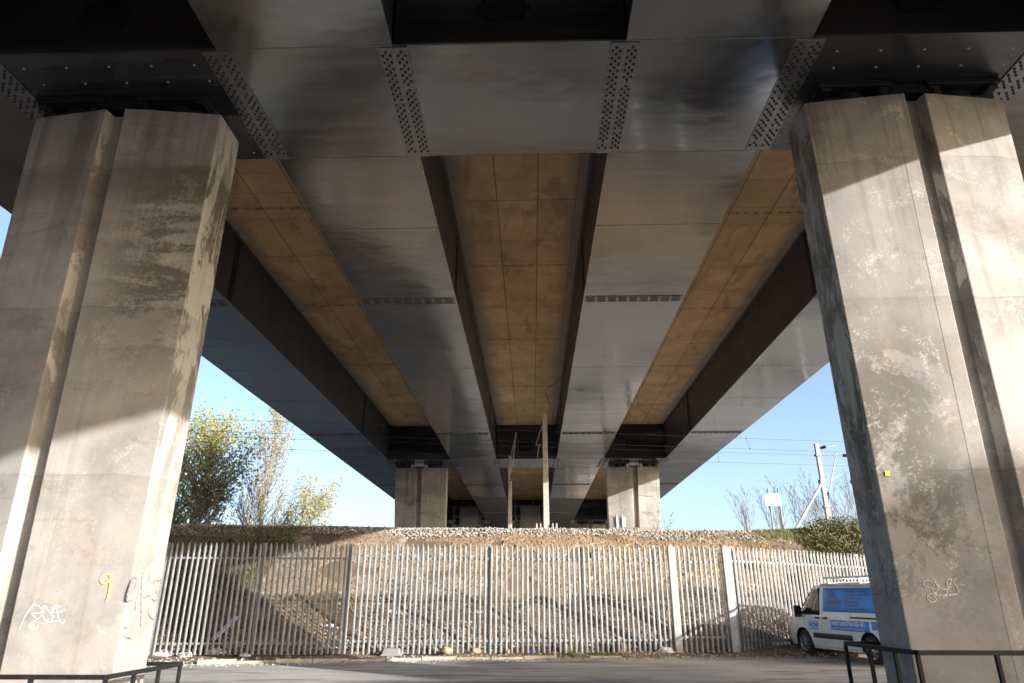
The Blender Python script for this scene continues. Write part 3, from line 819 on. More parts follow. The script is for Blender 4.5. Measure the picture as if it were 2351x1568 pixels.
strokes("painted_marks", M['smudge'], pR, [[(10.461, 2.536), (10.364, 2.509)], [(10.611, 2.082), (10.516, 1.881)], [(10.457, 2.024), (10.62, 1.886)], [(10.794, 1.993), (10.792, 1.909)], [(10.824, 2.332), (10.826, 2.264)], [(10.415, 2.298), (10.411, 2.265)],
    [(10.317, 1.623), (10.425, 1.562), (10.423, 1.484), (10.308, 1.484), (10.25, 1.56), (10.284, 1.622)], [(10.969, 1.568), (10.716, 1.565)], [(10.53, 1.722), (10.556, 1.532), (10.504, 1.492)], [(10.285, 1.903), (10.25, 1.854), (10.24, 1.898)]], 0.010, ('side', 5.132))
m = MB()
for x, z, w, h in ((-8.95, 9.62, 0.2, 0.26), (-8.45, 9.63, 0.13, 0.14)):
    yy = 10.0 + 0.11 * (abs(x) - 7.5)
    m.beam((x - w / 2, yy - 0.005 + 0.06 * w, z), (x + w / 2, yy - 0.005 - 0.06 * w, z), 0.02, h)
m.build("repair_patch", M['patch'], pL)
t = tag(MB().beam((5.25, 10.176, 3.237), (5.31, 10.167, 3.237), 0.012, 0.065).build("sticky_note", simple("fluorescent_paper", (0.72, 0.85, 0.02), 0.7, 0, 0.05), loc=(5.285, 10.17, 3.237)),
        "small fluorescent yellow square tag stuck on the right pier", "tag")

# ------------------------------------------------------------------ palisade fence
def make_pale(h):
    m = MB()
    prof = [(-0.035, 0.0), (-0.022, -0.004), (-0.012, -0.018), (0.012, -0.018), (0.022, -0.004), (0.035, 0.0)]
    zt = [h - 0.10, h - 0.06, h, h, h - 0.06, h - 0.10]
    n = len(prof)
    vs = [(x, y, 0) for x, y in prof] + [(x, y, z) for (x, y), z in zip(prof, zt)] + [(x, y + 0.003, 0) for x, y in prof] + [(x, y + 0.003, z) for (x, y), z in zip(prof, zt)]
    fs = [(i, i + 1, n + i + 1, n + i) for i in range(n - 1)] + [(2 * n + i + 1, 2 * n + i, 3 * n + i, 3 * n + i + 1) for i in range(n - 1)]
    fs += [(n + i, n + i + 1, 3 * n + i + 1, 3 * n + i) for i in range(n - 1)]
    fs += [(n - 1, 3 * n - 1, 4 * n - 1, 2 * n - 1), (0, n, 3 * n, 2 * n)]
    m.add(vs, fs)
    for z in (0.31, h - 0.43): m.bolt((0, -0.018, z), (0, -1, 0), 0.011, 0.012)
    return m
PALE = make_pale(3.0)
pale_mesh = None
rf = random.Random(3)
def fence(name, label, x0, x1, ztop, posts, fn, zrails=(0.41, 2.67), step=0.155, dark_posts=True, z0s=None):
    global pale_mesh
    root = thing(name, label, "fence", (x0, fn(x0), 0), "grey steel palisade fence runs along the foot of the bank")
    ax, ay = x0, fn(x0)
    L = math.hypot(x1 - x0, fn(x1) - ay)
    ang = math.atan2(fn(x1) - ay, x1 - x0)
    ux, uy = math.cos(ang), math.sin(ang)
    n = int(L / step)
    for i in range(n):
        s = (i + 0.5) * L / n
        if pale_mesh is None:
            o = PALE.build("pale", M['galv'], root)
            o.location = (0, 0, 0)
            co = [v.co.copy() for v in o.data.vertices]
            for v in o.data.vertices: v.co = Vector(v.co) + Vector((ax, ay, 0))
            pale_mesh = o.data
        else:
            o = bpy.data.objects.new("pale", pale_mesh); COL.objects.link(o); o.parent = root
        o.location = (ux * s, uy * s, ztop(s / L) - 3.0 + rf.uniform(-0.012, 0.012))
        o.rotation_euler = (0, rf.gauss(0, 0.0035), ang + rf.gauss(0, 0.03))
    nx, ny = -uy, ux
    for z in zrails:
        m = MB()
        k = ztop(0.5) - 3.09
        m.beam((ax + nx * .03, ay + ny * .03, z + ztop(0) - 3.09), (ax + ux * L + nx * .03, ay + uy * L + ny * .03, z + ztop(1) - 3.09), 0.012, 0.055)
        m.beam((ax + nx * .052, ay + ny * .052, z + 0.025 + ztop(0) - 3.09), (ax + ux * L + nx * .052, ay + uy * L + ny * .052, z + 0.025 + ztop(1) - 3.09), 0.045, 0.008)
        m.build("rail", M['galv'], root)
    for s in posts:
        px, py = ax + ux * s + nx * .085, ay + uy * s + ny * .085
        m = MB()
        q = lambda a, b: (px + ux * a + nx * b, py + uy * a + ny * b)
        zt = ztop(s / L) + 0.0
        m.prism([q(-.05, -.03), q(.05, -.03), q(.05, -.022), q(-.05, -.022)], -.1, zt).prism([q(-.05, .022), q(.05, .022), q(.05, .03), q(-.05, .03)], -.1, zt).prism([q(-.004, -.022), q(.004, -.022), q(.004, .022), q(-.004, .022)], -.1, zt)
        m.build("fence_post", M['galv_dark'], root)
    return root
f1 = lambda x: 21.3 + 0.11 * x
fence("palisade_fence", "stretch of grey palisade fence beside the near left pier, crossed by the pier's shadow", -12.6, -5.25, lambda k: 3.09, (2.0, 4.75, 7.25), lambda x: f1(x) + 0.0, (0.38, 2.66))
fence("palisade_fence", "longest stretch of grey palisade fence, sunlit, up to the first wide gate post", -5.2, 4.12, lambda k: 3.09, (1.2, 3.95, 6.7, 9.0), lambda x: f1(x) + 0.0, (0.42, 2.67))
fence("palisade_fence", "short palisade infill between the two wide pale gate posts", 4.42, 5.86, lambda k: 3.08, (), lambda x: f1(x) + 0.02, (0.5, 2.62))
fence("palisade_fence", "stretch of grey palisade fence right of the gate posts, bending away behind the van", 6.08, 13.6, lambda k: 3.08 - 0.12 * k, (0.22, 2.97, 5.72), lambda x: 21.98 + 0.5 * (x - 6.0), (0.41, 2.66))
for x, lab in ((4.27, "left of the two wide pale pointed gate posts in the fence"), (5.97, "right of the two wide pale pointed gate posts in the fence")):
    r = thing("gate_post", lab, "gate post", (x, f1(x), 0), "wide pale gate posts in the fence")
    bevel(MB().box(x - 0.105, x + 0.105, f1(x) - 0.09, f1(x) + 0.12, -0.15, 3.03).build("shaft", M['post'], r), 0.012)
    m = MB(); y = f1(x) + 0.015
    m.add([(x - .105, y - .105, 3.03), (x + .105, y - .105, 3.03), (x + .105, y + .105, 3.03), (x - .105, y + .105, 3.03), (x, y, 3.14)], [(0, 1, 4), (1, 2, 4), (2, 3, 4), (3, 0, 4)])
    m.build("cap", M['post'], r)

# ------------------------------------------------------------------ black tube railings round the pier feet
def railing(label, xin, xout, y0, y1, z, zb, fposts, sposts):
    r = thing("railing", label, "railing", (xin, y0, zb), "black tube railings round the pier feet")
    w = 0.055
    for nm, a, b in (("top_rail", (xin, y0, z), (xout, y0, z)), ("top_rail", (xin, y0 + w / 2, z), (xin, y1 - w / 2, z)), ("top_rail", (xin, y1, z), (xout, y1, z))):
        o = MB().beam(a, b, w, w).build(nm, M['black'], r); bevel(o, 0.006)
    for x in fposts:
        bevel(MB().box(x - .025, x + .025, y0 - .025, y0 + .025, zb, z - w / 2 + 0.001).build("post", M['black'], r), 0.006)
    for y in sposts:
        bevel(MB().box(xin - .024, xin + .024, y - .025, y + .025, zb, z - w / 2 + 0.001).build("post", M['black'], r), 0.006)
    for x in fposts[1:]:
        bevel(MB().box(x - .025, x + .025, y1 - .025, y1 + .025, zb, z - w / 2 + 0.001).build("post", M['black'], r), 0.006)
railing("black tube railing round the foot of the near left pier", -5.39, -9.6, 9.3, 11.28, 0.57, -0.36, (-5.39, -6.35, -7.3, -8.25, -9.2), (9.95, 10.6, 11.22))
railing("black tube railing round the foot of the near right pier, in front of the van", 4.75, 9.3, 9.3, 11.38, 0.87, -0.03, (4.75, 5.71, 6.67, 7.63, 8.59), (9.86, 10.58, 11.36))
r = thing("bollard", "white post with a dark cap at the left picture edge before the pier", "bollard", (-6.76, 8.7, -0.35))
MB().lathe([(0.0, -0.35), (0.17, -0.35), (0.15, 0.6), (0.13, 1.22), (0.085, 1.62), (0.0, 1.62)], (-6.8, 8.7, 0), 'z', 20).build("shaft", simple("white_plastic", (0.75, 0.76, 0.76), 0.4, 0, 0.05), r, True)
MB().lathe([(0.0, 1.60), (0.10, 1.60), (0.115, 1.66), (0.08, 1.74), (0.0, 1.76)], (-6.8, 8.7, 0), 'z', 20).build("cap", M['black'], r, True)
MB().lathe([(0.139, 1.13), (0.15, 1.15), (0.15, 1.20), (0.134, 1.22)], (-6.8, 8.7, 0), 'z', 20).build("collar", M['galv'], r, True)

# ------------------------------------------------------------------ overhead line masts and wires
def mast(label, x, y, zb, zt, w=0.24):
    r = thing("overhead_line_mast", label, "mast", (x, y, zb), "concrete masts of the overhead line")
    o = MB().prism([(x - w / 2, y - w / 2), (x + w / 2, y - w / 2), (x + w / 2, y + w / 2), (x - w / 2, y + w / 2)], zb, zt,
                   [(x - w * .42, y - w * .42), (x + w * .42, y - w * .42), (x + w * .42, y + w * .42), (x - w * .42, y + w * .42)]).build("mast", M['mast'], r)
    bevel(o, 0.012)
    return r
def insulator(m, a, b, r=0.07, n=5):
    a, b = Vector(a), Vector(b)
    for i in range(n):
        p = a.lerp(b, (i + 0.3) / n); q = a.lerp(b, (i + 0.75) / n)
        m.tube(p, q, r, r * 0.6, 10)
    m.tube(a, b, r * .4, r * .4, 8)
def cantilever(r, base_lo, base_hi, tip, knee):
    a, b, c, k = map(Vector, (base_lo, base_hi, tip, knee))
    m = MB(); m.tube(a, c, 0.03); m.tube(b, c, 0.022); m.tube(k, k + (c - b) * 0.25 + Vector((0, 0, -.35)), 0.018)
    m.build("bracket_arm", M['galv_dark'], r)
    for p in (a, b):
        m = MB(); insulator(m, p.lerp(c, 0.08), p.lerp(c, 0.25)); m.build("insulator", M['insul'], r)
ma = mast("tall concrete mast on the bank crest with a bolted foot, lit at its base", 0.65, 30.9, 4.3, 9.76, 0.26)
cantilever(ma, (0.62, 31.05, 8.35), (0.62, 31.05, 9.55), (0.25, 34.0, 8.95), (0.4, 33.0, 8.75))
m = MB()
for dx in (-0.36, 0.36): m.box(0.65 + dx - .15, 0.65 + dx + .15, 30.55, 31.25, 4.28, 4.46)
for dx in (-0.44, -0.27, 0.27, 0.44):
    for dy in (-.22, .22): m.tube((0.65 + dx, 30.9 + dy, 4.45), (0.65 + dx, 30.9 + dy, 4.68), 0.035, 0.035, 8).tube((0.65 + dx, 30.9 + dy, 4.68), (0.65 + dx, 30.9 + dy, 4.72), 0.05, 0.02, 8)
m.box(0.1, 1.2, 30.6, 31.2, 4.2, 4.32)
m.build("footing", M['mast'], ma)
m = MB().path(spline([(0.62, 31.0, 9.7), (0.95, 31.0, 10.1), (0.75, 31.05, 10.9), (1.25, 31.1, 11.4), (1.62, 31.3, 11.9), (1.72, 31.4, 12.6)], 5), 0.014, 5)
m.build("cable", M['wire'], ma)
mb_ = mast("thinner concrete mast further back, between the girders of the middle bay", -1.32, 42.0, 4.5, 10.05, 0.25)
cantilever(mb_, (-1.30, 41.85, 8.2), (-1.30, 41.85, 9.9), (-0.85, 38.1, 10.6), (-0.95, 39.0, 8.9))
mc = mast("slim concrete mast at right against the sky, propped by a slanting stay", 15.2, 35.9, 4.4, 9.35, 0.22)
m = MB().beam((15.15, 35.8, 7.3), (13.0, 35.6, 4.4), 0.11, 0.11); m.build("stay", M['mast'], mc)
m = MB()
m.tube((15.2, 35.9, 6.0), (16.9, 37.5, 9.2), 0.03).tube((15.2, 35.9, 9.1), (17.0, 37.5, 9.6), 0.018).tube((16.1, 36.8, 7.6), (17.1, 37.6, 8.0), 0.02).tube((16.4, 37.1, 8.4), (17.3, 37.7, 8.6), 0.016)
m.build("bracket_arm", M['galv_dark'], mc)
for a, b, r in (((15.35, 36.05, 6.3), (15.6, 36.3, 6.85), 0.085), ((15.5, 36.05, 9.15), (15.8, 36.2, 9.25), 0.08), ((16.6, 36.1, 8.75), (17.05, 36.15, 8.75), 0.10), ((16.75, 36.1, 7.35), (17.2, 36.15, 7.35), 0.10)):
    m = MB(); insulator(m, a, b, r); m.build("insulator", M['insul'], mc)
m = MB().tube((15.2, 35.9, 8.75), (16.6, 36.1, 8.75), 0.018).tube((15.2, 35.9, 7.35), (16.75, 36.1, 7.35), 0.018).tube((17.05, 36.15, 8.75), (24, 37, 8.75), 0.012).tube((17.2, 36.15, 7.35), (24, 37, 7.35), 0.012)
m.box(15.05, 15.35, 35.74, 36.06, 7.25, 7.45).box(15.05, 15.35, 35.74, 36.06, 6.0, 6.12).box(15.06, 15.34, 35.75, 36.05, 8.68, 8.8)
m.build("clamp", M['galv'], mc)

def overhead(label, c0, c1, w0, w1, drops):
    r = thing("overhead_line", label, "overhead wires", tuple(w0), "overhead wires of the two railway tracks")
    c0, c1, w0, w1 = map(Vector, (c0, c1, w0, w1))
    ext = 0.9
    def ln(a, b): return a - (b - a) * ext, b + (b - a) * ext
    a, b = ln(w0, w1); MB().tube(a, b, 0.008, 0.008, 6).build("contact_wire", M['wire'], r)
    a, b = ln(c0, c1); MB().tube(a, b, 0.008, 0.008, 6).build("catenary_wire", M['wire'], r)
    for k in drops:
        p, q = c0.lerp(c1, k), w0.lerp(w1, k)
        m = MB().tube(p, q, 0.008, 0.008, 5)
        for z in (p, q): m.lathe([(0.045, -0.008), (0.055, 0), (0.045, 0.008)], (z.x, z.y, z.z + 0.02), 'z', 8)
        m.build("dropper", M['wire'], r)
overhead("pair of wires over the nearer railway track, the upper pair in the picture", (-16.75, 31.99, 9.95), (16.34, 35.96, 9.47), (-16.73, 31.99, 9.33), (16.5, 36.0, 8.92), (0.28, 0.455, 0.85))
overhead("pair of wires over the farther railway track, the lower pair in the picture", (-18.65, 35.76, 9.96), (18.24, 40.19, 9.55), (-18.71, 35.75, 9.38), (18.3, 40.2, 8.97), (0.15, 0.27, 0.46, 0.80))

# ------------------------------------------------------------------ signs beside the line
def text_mesh(m, s, size, o, ux, uz, align='CENTER', sx=1.0, bold=0.0):
    cu = bpy.data.curves.new("t", 'FONT'); cu.body = s; cu.size = size; cu.align_x = align; cu.resolution_u = 2; cu.offset = bold
    ob = bpy.data.objects.new("t", cu); COL.objects.link(ob)
    dg = bpy.context.evaluated_depsgraph_get()
    me = bpy.data.meshes.new_from_object(ob.evaluated_get(dg))
    o, ux, uz = Vector(o), Vector(ux), Vector(uz)
    if me: m.add([(o + ux * (v.co.x * sx) + uz * v.co.y) if not callable(sx) else o for v in me.vertices], [tuple(p.vertices) for p in me.polygons])
    bpy.data.objects.remove(ob); bpy.data.curves.remove(cu)
    if me: bpy.data.meshes.remove(me)
    return m
blue = simple("sign_blue", (0.10, 0.30, 0.62), 0.4, 0, 0.05)
white = simple("sign_white", (0.42, 0.42, 0.42), 0.4, 0, 0.04)
red = simple("sign_red", (0.62, 0.10, 0.07), 0.4, 0, 0.05)
gold = simple("sign_yellow", (0.68, 0.45, 0.06), 0.4, 0, 0.05)
ink = simple("sign_ink", (0.18, 0.19, 0.26), 0.6, 0, 0.05)
sg = thing("information_sign", "white railway notice board on two grey poles, right of the bridge against the sky", "sign", (12.75, 36.2, 4.4))
for x in (12.44, 12.95): MB().tube((x, 36.2, 4.3), (x, 36.2, 7.05), 0.045, 0.045, 12).build("pole", M['galv'], sg)
pn = bevel(MB().box(12.15, 13.0, 36.10, 36.14, 6.12, 6.78).build("panel", white, sg), 0.01)
m = MB().box(12.17, 12.37, 36.092, 36.098, 6.68, 6.765).box(12.42, 12.62, 36.092, 36.098, 6.14, 6.27)
m.build("blue_field", blue, pn)
MB().box(12.86, 12.97, 36.092, 36.098, 6.30, 6.345).build("red_field", red, pn)
MB().box(12.28, 12.36, 36.092, 36.098, 6.20, 6.27).add([(12.20, 36.093, 6.20), (12.26, 36.093, 6.20), (12.23, 36.093, 6.265)], [(0, 1, 2)]).build("yellow_field", gold, pn)
m = MB()
for z in (6.765, 6.70, 6.60, 6.285): m.box(12.42, 12.98, 36.093, 36.098, z, z + 0.007)
for z in (6.64, 6.50, 6.37, 6.33, 6.18): m.box(12.17, 12.385, 36.093, 36.098, z, z + 0.007)
for z in (6.66, 6.635): m.box(12.52, 12.85, 36.093, 36.098, z, z + 0.006)
for z in (6.60, 6.575, 6.55, 6.46, 6.44, 6.42): m.box(12.2, 12.35, 36.093, 36.098, z, z + 0.005)
for z in (6.25, 6.23, 6.21, 6.19): m.box(12.68, 12.95, 36.093, 36.098, z, z + 0.005)
m.build("printed_lines", ink, pn)
sg = thing("trackside_sign", "small grey sign seen from behind on two posts before the sunlit far pier", "sign", (4.75, 38.0, 4.5))
for x in (4.62, 4.93): MB().tube((x, 38.0, 4.4), (x, 38.0, 5.95), 0.05, 0.05, 10).build("post", M['galv'], sg)
bevel(MB().box(4.45, 5.13, 38.06, 38.09, 5.28, 5.82).build("panel", M['post'], sg), 0.01)

# ------------------------------------------------------------------ the white van
vp = NT("white_van_paint")
M['vpaint'] = vp.done(vp.mix(vp.ramp(vp.noise(vp.pos, 3, 4), .35, .65), (0.70, 0.71, 0.72), (0.78, 0.79, 0.80)), 0.22, 0.5, coat=0.6)
M['vblack'] = simple("van_black_plastic", (0.025, 0.026, 0.028), 0.5, 0, 0.1)
M['tyre'] = simple("tyre_rubber", (0.02, 0.02, 0.02), 0.8, 0, 0.2, 10)
M['alloy'] = simple("wheel_alloy", (0.55, 0.56, 0.57), 0.3, 0.8, 0.1)
M['glass'] = simple("van_glass", (0.012, 0.016, 0.016), 0.05, 0, 0.1, 2, 0.8)
M['lamp'] = simple("lamp_glass", (0.5, 0.5, 0.5), 0.1, 0, 0.1)
M['vblue'] = simple("van_blue_panel", (0.06, 0.30, 0.78), 0.45, 0, 0.08, 2, 0.3)
M['vink'] = simple("van_dark_lettering", (0.13, 0.10, 0.16), 0.5, 0, 0.05)
M['vwhite'] = simple("van_white_lettering", (0.80, 0.82, 0.84), 0.5, 0, 0.05)
van = thing("parked_van", "white panel van with blue advertising panels parked facing the fence behind the right pier", "van", (0, 0, 0))
LV = [(0.22, 0.90), (0.34, 0.955), (0.52, 0.985), (0.66, 0.992), (0.92, 0.985), (1.06, 0.975), (1.14, 0.955), (1.62, 0.885), (1.82, 0.835), (1.91, 0.77), (1.955, 0.64), (1.975, 0.35), (1.98, 0.0)]
def vtop(y):
    pts = [(-2.49, 1.90), (-2.42, 1.97), (0.62, 1.98), (0.95, 1.90), (1.72, 1.16), (2.20, 0.98), (2.40, 0.80), (2.485, 0.60)]
    for (a, za), (b, zb) in zip(pts[:-1], pts[1:]):
        if a <= y <= b: return za + (zb - za) * (y - a) / (b - a)
    return pts[-1][1] if y > 2 else 1.9
def vwid(y):
    pts = [(-2.49, 0.95), (-2.40, 0.985), (-2.0, 1.0), (1.6, 1.0), (2.0, 0.975), (2.3, 0.90), (2.42, 0.80), (2.485, 0.66)]
    for (a, za), (b, zb) in zip(pts[:-1], pts[1:]):
        if a <= y <= b: return za + (zb - za) * (y - a) / (b - a)
    return 0.66
def vsec(y):
    zt, w = vtop(y), vwid(y)
    out = []
    for z, hw in LV:
        if zt > 1.16: z2 = z if z <= 1.14 else 1.14 + (z - 1.14) * (zt - 1.14) / (1.98 - 1.14)
        else: z2 = 0.22 + (z - 0.22) * (zt - 0.22) / (1.98 - 0.22) if z > 0.22 else z
        if zt <= 1.16:
            k = [q[0] for q in LV].index(z)
            z2 = 0.22 + (zt - 0.22) * min(1, [0, .12, .32, .5, .74, .86, .93, .965, .98, .99, .995, .998, 1.0][k])
        out.append((hw * w, z2))
    return out
def side_w(y, z):
    s = vsec(y)
    for (w0, z0), (w1, z1) in zip(s[:-1], s[1:]):
        if z0 <= z <= z1 and z1 > z0: return w0 + (w1 - w0) * (z - z0) / (z1 - z0)
    return s[0][0] if z < s[0][1] else 0
ysV = [-2.49, -2.44, -2.3, -2.0, -1.5, -1.0, -0.5, 0, 0.4, 0.62, 0.75, 0.95, 1.15, 1.4, 1.6, 1.72, 1.9, 2.05, 2.2, 2.3, 2.4, 2.45, 2.485]
bm_ = MB()
secs = []
for y in ysV:
    s = vsec(y)
    secs.append([(-w, y, z) for w, z in s] + [(w, y, z) for w, z in s[-2::-1]])
n = len(secs[0])
vs = [p for s in secs for p in s]
fs = [(k * n + i, (k + 1) * n + i, (k + 1) * n + i + 1, k * n + i + 1) for k in range(len(ysV) - 1) for i in range(n - 1)]
fs += [(k * n, k * n + n - 1, (k + 1) * n + n - 1, (k + 1) * n) for k in range(len(ysV) - 1)]
fs += [tuple(range(n)), tuple(range((len(ysV)) * n - 1, (len(ysV) - 1) * n - 1, -1))]
bm_.add(vs, fs)
body = bm_.build("body", M['vpaint'], van, smooth=True)
body.data.materials.append(M['vblack'])
bmm = bmesh.new(); bmm.from_mesh(body.data); bmesh.ops.recalc_face_normals(bmm, faces=bmm.faces); bmm.to_mesh(body.data); bmm.free()
# cut the wheel arches
AX = (1.47, -1.47)
for y in AX:
    cutter = MB().tube((-1.3, y, 0.345), (1.3, y, 0.345), 0.405, 0.405, 40).build("cut", M['vblack'])
    md = body.modifiers.new("cut", 'BOOLEAN'); md.object = cutter; md.operation = 'DIFFERENCE'; md.solver = 'EXACT'
    dg = bpy.context.evaluated_depsgraph_get()
    me = bpy.data.meshes.new_from_object(body.evaluated_get(dg))
    body.modifiers.clear(); body.data = me
    bpy.data.objects.remove(cutter)
es = body.modifiers.new("edge", 'EDGE_SPLIT'); es.split_angle = rad(38)
def on_side(name, mat, parent, poly_rows, off=0.006, s=-1):
    """grid of (y,z) rows laid on the van's side"""
    m = MB()
    V = [[(s * (side_w(y, z) + off), y, z) for y, z in row] for row in poly_rows]
    r, c = len(V), len(V[0])
    m.add([p for row in V for p in row], [(i * c + j, i * c + j + 1, (i + 1) * c + j + 1, (i + 1) * c + j) for i in range(r - 1) for j in range(c - 1)])
    # rim back to the body
    o = m.build(name, mat, parent, smooth=True)
    sol = o.modifiers.new("sol", 'SOLIDIFY'); sol.thickness = off + 0.004; sol.offset = 0
    return o
def quad_rows(y0, y1, z0, z1, ny=8, nz=5, f=None):
    out = []
    for i in range(nz + 1):
        z = z0 + (z1 - z0) * i / nz
        a, b = (f(z) if f else (y0, y1))
        out.append([(a + (b - a) * j / ny, z) for j in range(ny + 1)])
    return out
for s in (-1, 1):
    win = lambda z: (0.58, 0.98 + (1.78 - z) / (1.78 - 1.12) * 0.60)
    on_side("side_window", M['glass'], van, quad_rows(0, 0, 1.13, 1.78, 8, 6, win), 0.004, s)
    on_side("window_surround", M['vblack'], van, quad_rows(0, 0, 1.095, 1.82, 8, 6, lambda z: (0.555, 1.03 + (1.82 - z) / (1.82 - 1.095) * 0.66)), 0.001, s)
    on_side("rub_strip", M['vblack'], van, quad_rows(-0.78, 0.92, 0.50, 0.63, 12, 3), 0.018, s)
    on_side("slide_rail", M['vblack'], van, quad_rows(-2.3, -0.80, 1.045, 1.085, 12, 2), 0.006, s)
    on_side("corner_moulding", M['vblack'], van, quad_rows(-2.46, -1.88, 0.24, 0.62, 6, 3, lambda z: (-2.46, -1.93 + 0.1 * (0.62 - z))), 0.012, s)
    for y in (0.64, 0.28):
        on_side("door_handle", M['vblack'], van, quad_rows(y - 0.09, y + 0.09, 1.0, 1.045, 4, 2), 0.03, s)
    sm = MB()
    def seam(pts):
        P = []
        for (ya, za), (yb, zb) in zip(pts[:-1], pts[1:]):
            for k in range(7):
                t = k / 6; P.append((ya + (yb - ya) * t, za + (zb - za) * t))
        sm.path([(s * (side_w(y, z) - 0.001), y, z) for y, z in P], 0.0045, 5)
    seam([(0.47, 0.28), (0.50, 0.62), (0.55, 0.74), (0.47, 0.86), (0.45, 1.2), (0.49, 1.86)])
    seam([(-0.81, 0.28), (-0.78, 1.1), (-0.80, 1.88)])
    seam([(1.02, 0.56), (1.30, 0.86), (1.36, 1.08)])
    seam([(0.49, 1.86), (-0.80, 1.88)])
    seam([(-0.81, 0.28), (0.98, 0.28)])
    sm.build("door_seam", M['vblack'], van)
    mm = MB().box(s * 1.0, s * 1.22, 1.36, 1.44, 1.02, 1.34)
    o = bevel(mm.build("mirror", M['vblack'], van), 0.03, 3)
    MB().box(s * 1.02, s * 1.20, 1.354, 1.359, 1.06, 1.31).build("mirror_glass", M['glass'], o)
# signwriting on both sides' panels: near side only is seen
def panel(y0, y1, z0, z1, mat=None, f=None):
    return on_side("sign_panel", mat or M['vblue'], van, quad_rows(y0, y1, z0, z1, 12, 6, f), 0.003)
def letter(m, s, size, y, z, align='LEFT', sx=0.86, bold=0.0):
    t = MB(); text_mesh(t, s, size, (0, 0, 0), (1, 0, 0), (0, 0, 1), align, sx, bold)
    m.add([(-(side_w(y - px, z + pz) + 0.010), y - px, z + pz) for px, _, pz in t.v], t.f)
big = panel(-2.2, 0.40, 1.19, 1.80, f=lambda z: (-2.2, 0.40 - 0.02 * (z - 1.19)))
m = MB()
letter(m, "COMPARE", 0.175, 0.29, 1.38, sx=0.92, bold=0.005)
letter(m, "BUILDING & ROOFING", 0.076, 0.29, 1.265, sx=0.9, bold=0.001)
for i, a in enumerate(["NEW ROOFS  \u2713 ROOF REPAIRS", "FLAT ROOFS  \u2713 CHIMNEY WORK", "GUTTERING  \u2713 FASCIAS", "RIDGE TILES RESET", "GENERAL BUILDING", "ALL HOUSEHOLD MAINTENANCE"]):
    letter(m, a, 0.07, -0.66, 1.69 - i * 0.087, bold=0.0015)
    y, z = -0.57, 1.69 - i * 0.087
    p = [(-(side_w(yy, zz) + 0.01), yy, zz) for yy, zz in ((y, z + 0.025), (y - 0.02, z), (y - 0.055, z + 0.06))]
    m.path(p, 0.005, 4)
def pl(pts, r=0.008): m.path([(-(side_w(y, z) + 0.008), y, z) for y, z in pts], r, 5)
pl([(0.18, 1.60), (0.03, 1.72), (-0.12, 1.60)]); pl([(0.03, 1.55), (-0.14, 1.67), (-0.30, 1.55)]); pl([(-0.01, 1.72), (-0.01, 1.77)], 0.012)
pl([(0.07, 1.58), (0.07, 1.63), (0.02, 1.63), (0.02, 1.58), (0.07, 1.58)], 0.005); pl([(-0.11, 1.55), (-0.11, 1.60), (-0.16, 1.60), (-0.16, 1.55), (-0.11, 1.55)], 0.005)
pl([(0.30, 1.535), (-0.36, 1.535)], 0.005); pl([(0.30, 1.35), (-0.36, 1.35)], 0.005)
m.build("lettering", M['vink'], big)
p2 = panel(-1.52, 0.06, 0.735, 0.985)
m = MB()
letter(m, "DIRECT LINE", 0.118, 0.02, 0.865, sx=0.88, bold=0.004); letter(m, "07424 354 431", 0.155, -0.60, 0.86, sx=0.83, bold=0.004)
letter(m, "VISIT OUR WEBSITE", 0.045, -0.03, 0.765, sx=0.66, bold=0.001); letter(m, "www.comparebuildingandroofing.co.uk", 0.075, -0.345, 0.765, sx=0.84)
m.build("lettering", M['vwhite'], p2)
p3 = panel(0.66, 1.10, 0.71, 0.935)
m = MB()
for i, a in enumerate(("ASK DRIVER", "FOR", "FREE QUOTES")): letter(m, a, 0.072, 0.88, 0.868 - i * 0.068, 'CENTER', 0.92, 0.002)
m.build("lettering", M['vwhite'], p3)
p4 = panel(-1.95, -1.62, 0.80, 0.99)
# wheels
def wheel(x, y, s):
    r = bpy.data.objects.new("wheel", None); r.parent = van; r.location = (x, y, 0.335); COL.objects.link(r)
    ox, oy, oz = x, y, 0.335
    prof = [(0.215, -0.11), (0.30, -0.115), (0.328, -0.09), (0.335, -0.05), (0.335, 0.05), (0.328, 0.09), (0.30, 0.115), (0.215, 0.11)]
    MB().lathe([(a, h * s) for a, h in prof], (ox, oy, oz), 'x', 36).build("tyre", M['tyre'], r, True)
    q = MB().lathe([(0.218, s * 0.10), (0.205, s * 0.085), (0.195, s * 0.02), (0.0, s * 0.015)], (ox, oy, oz), 'x', 36)
    q.build("wheel_well", M['vblack'], r)
    q = MB().lathe([(0.218, s * 0.108), (0.222, s * 0.095), (0.198, s * 0.085), (0.20, s * 0.10), (0.218, s * 0.108)], (ox, oy, oz), 'x', 36)
    for k in range(10):
        t = 2 * math.pi * k / 10 + 0.2
        for dt in (-0.07, 0.07):
            q.beam((ox + s * 0.095, oy + 0.045 * math.cos(t), oz + 0.045 * math.sin(t)), (ox + s * 0.088, oy + 0.205 * math.cos(t + dt), oz + 0.205 * math.sin(t + dt)), 0.016, 0.02, (1, 0, 0))
    q.lathe([(0.0, s * 0.112), (0.05, s * 0.108), (0.06, s * 0.08)], (ox, oy, oz), 'x', 20)
    q.build("rim", M['alloy'], r)
for y in AX:
    for s in (-1, 1): wheel(s * 0.86, y, s)
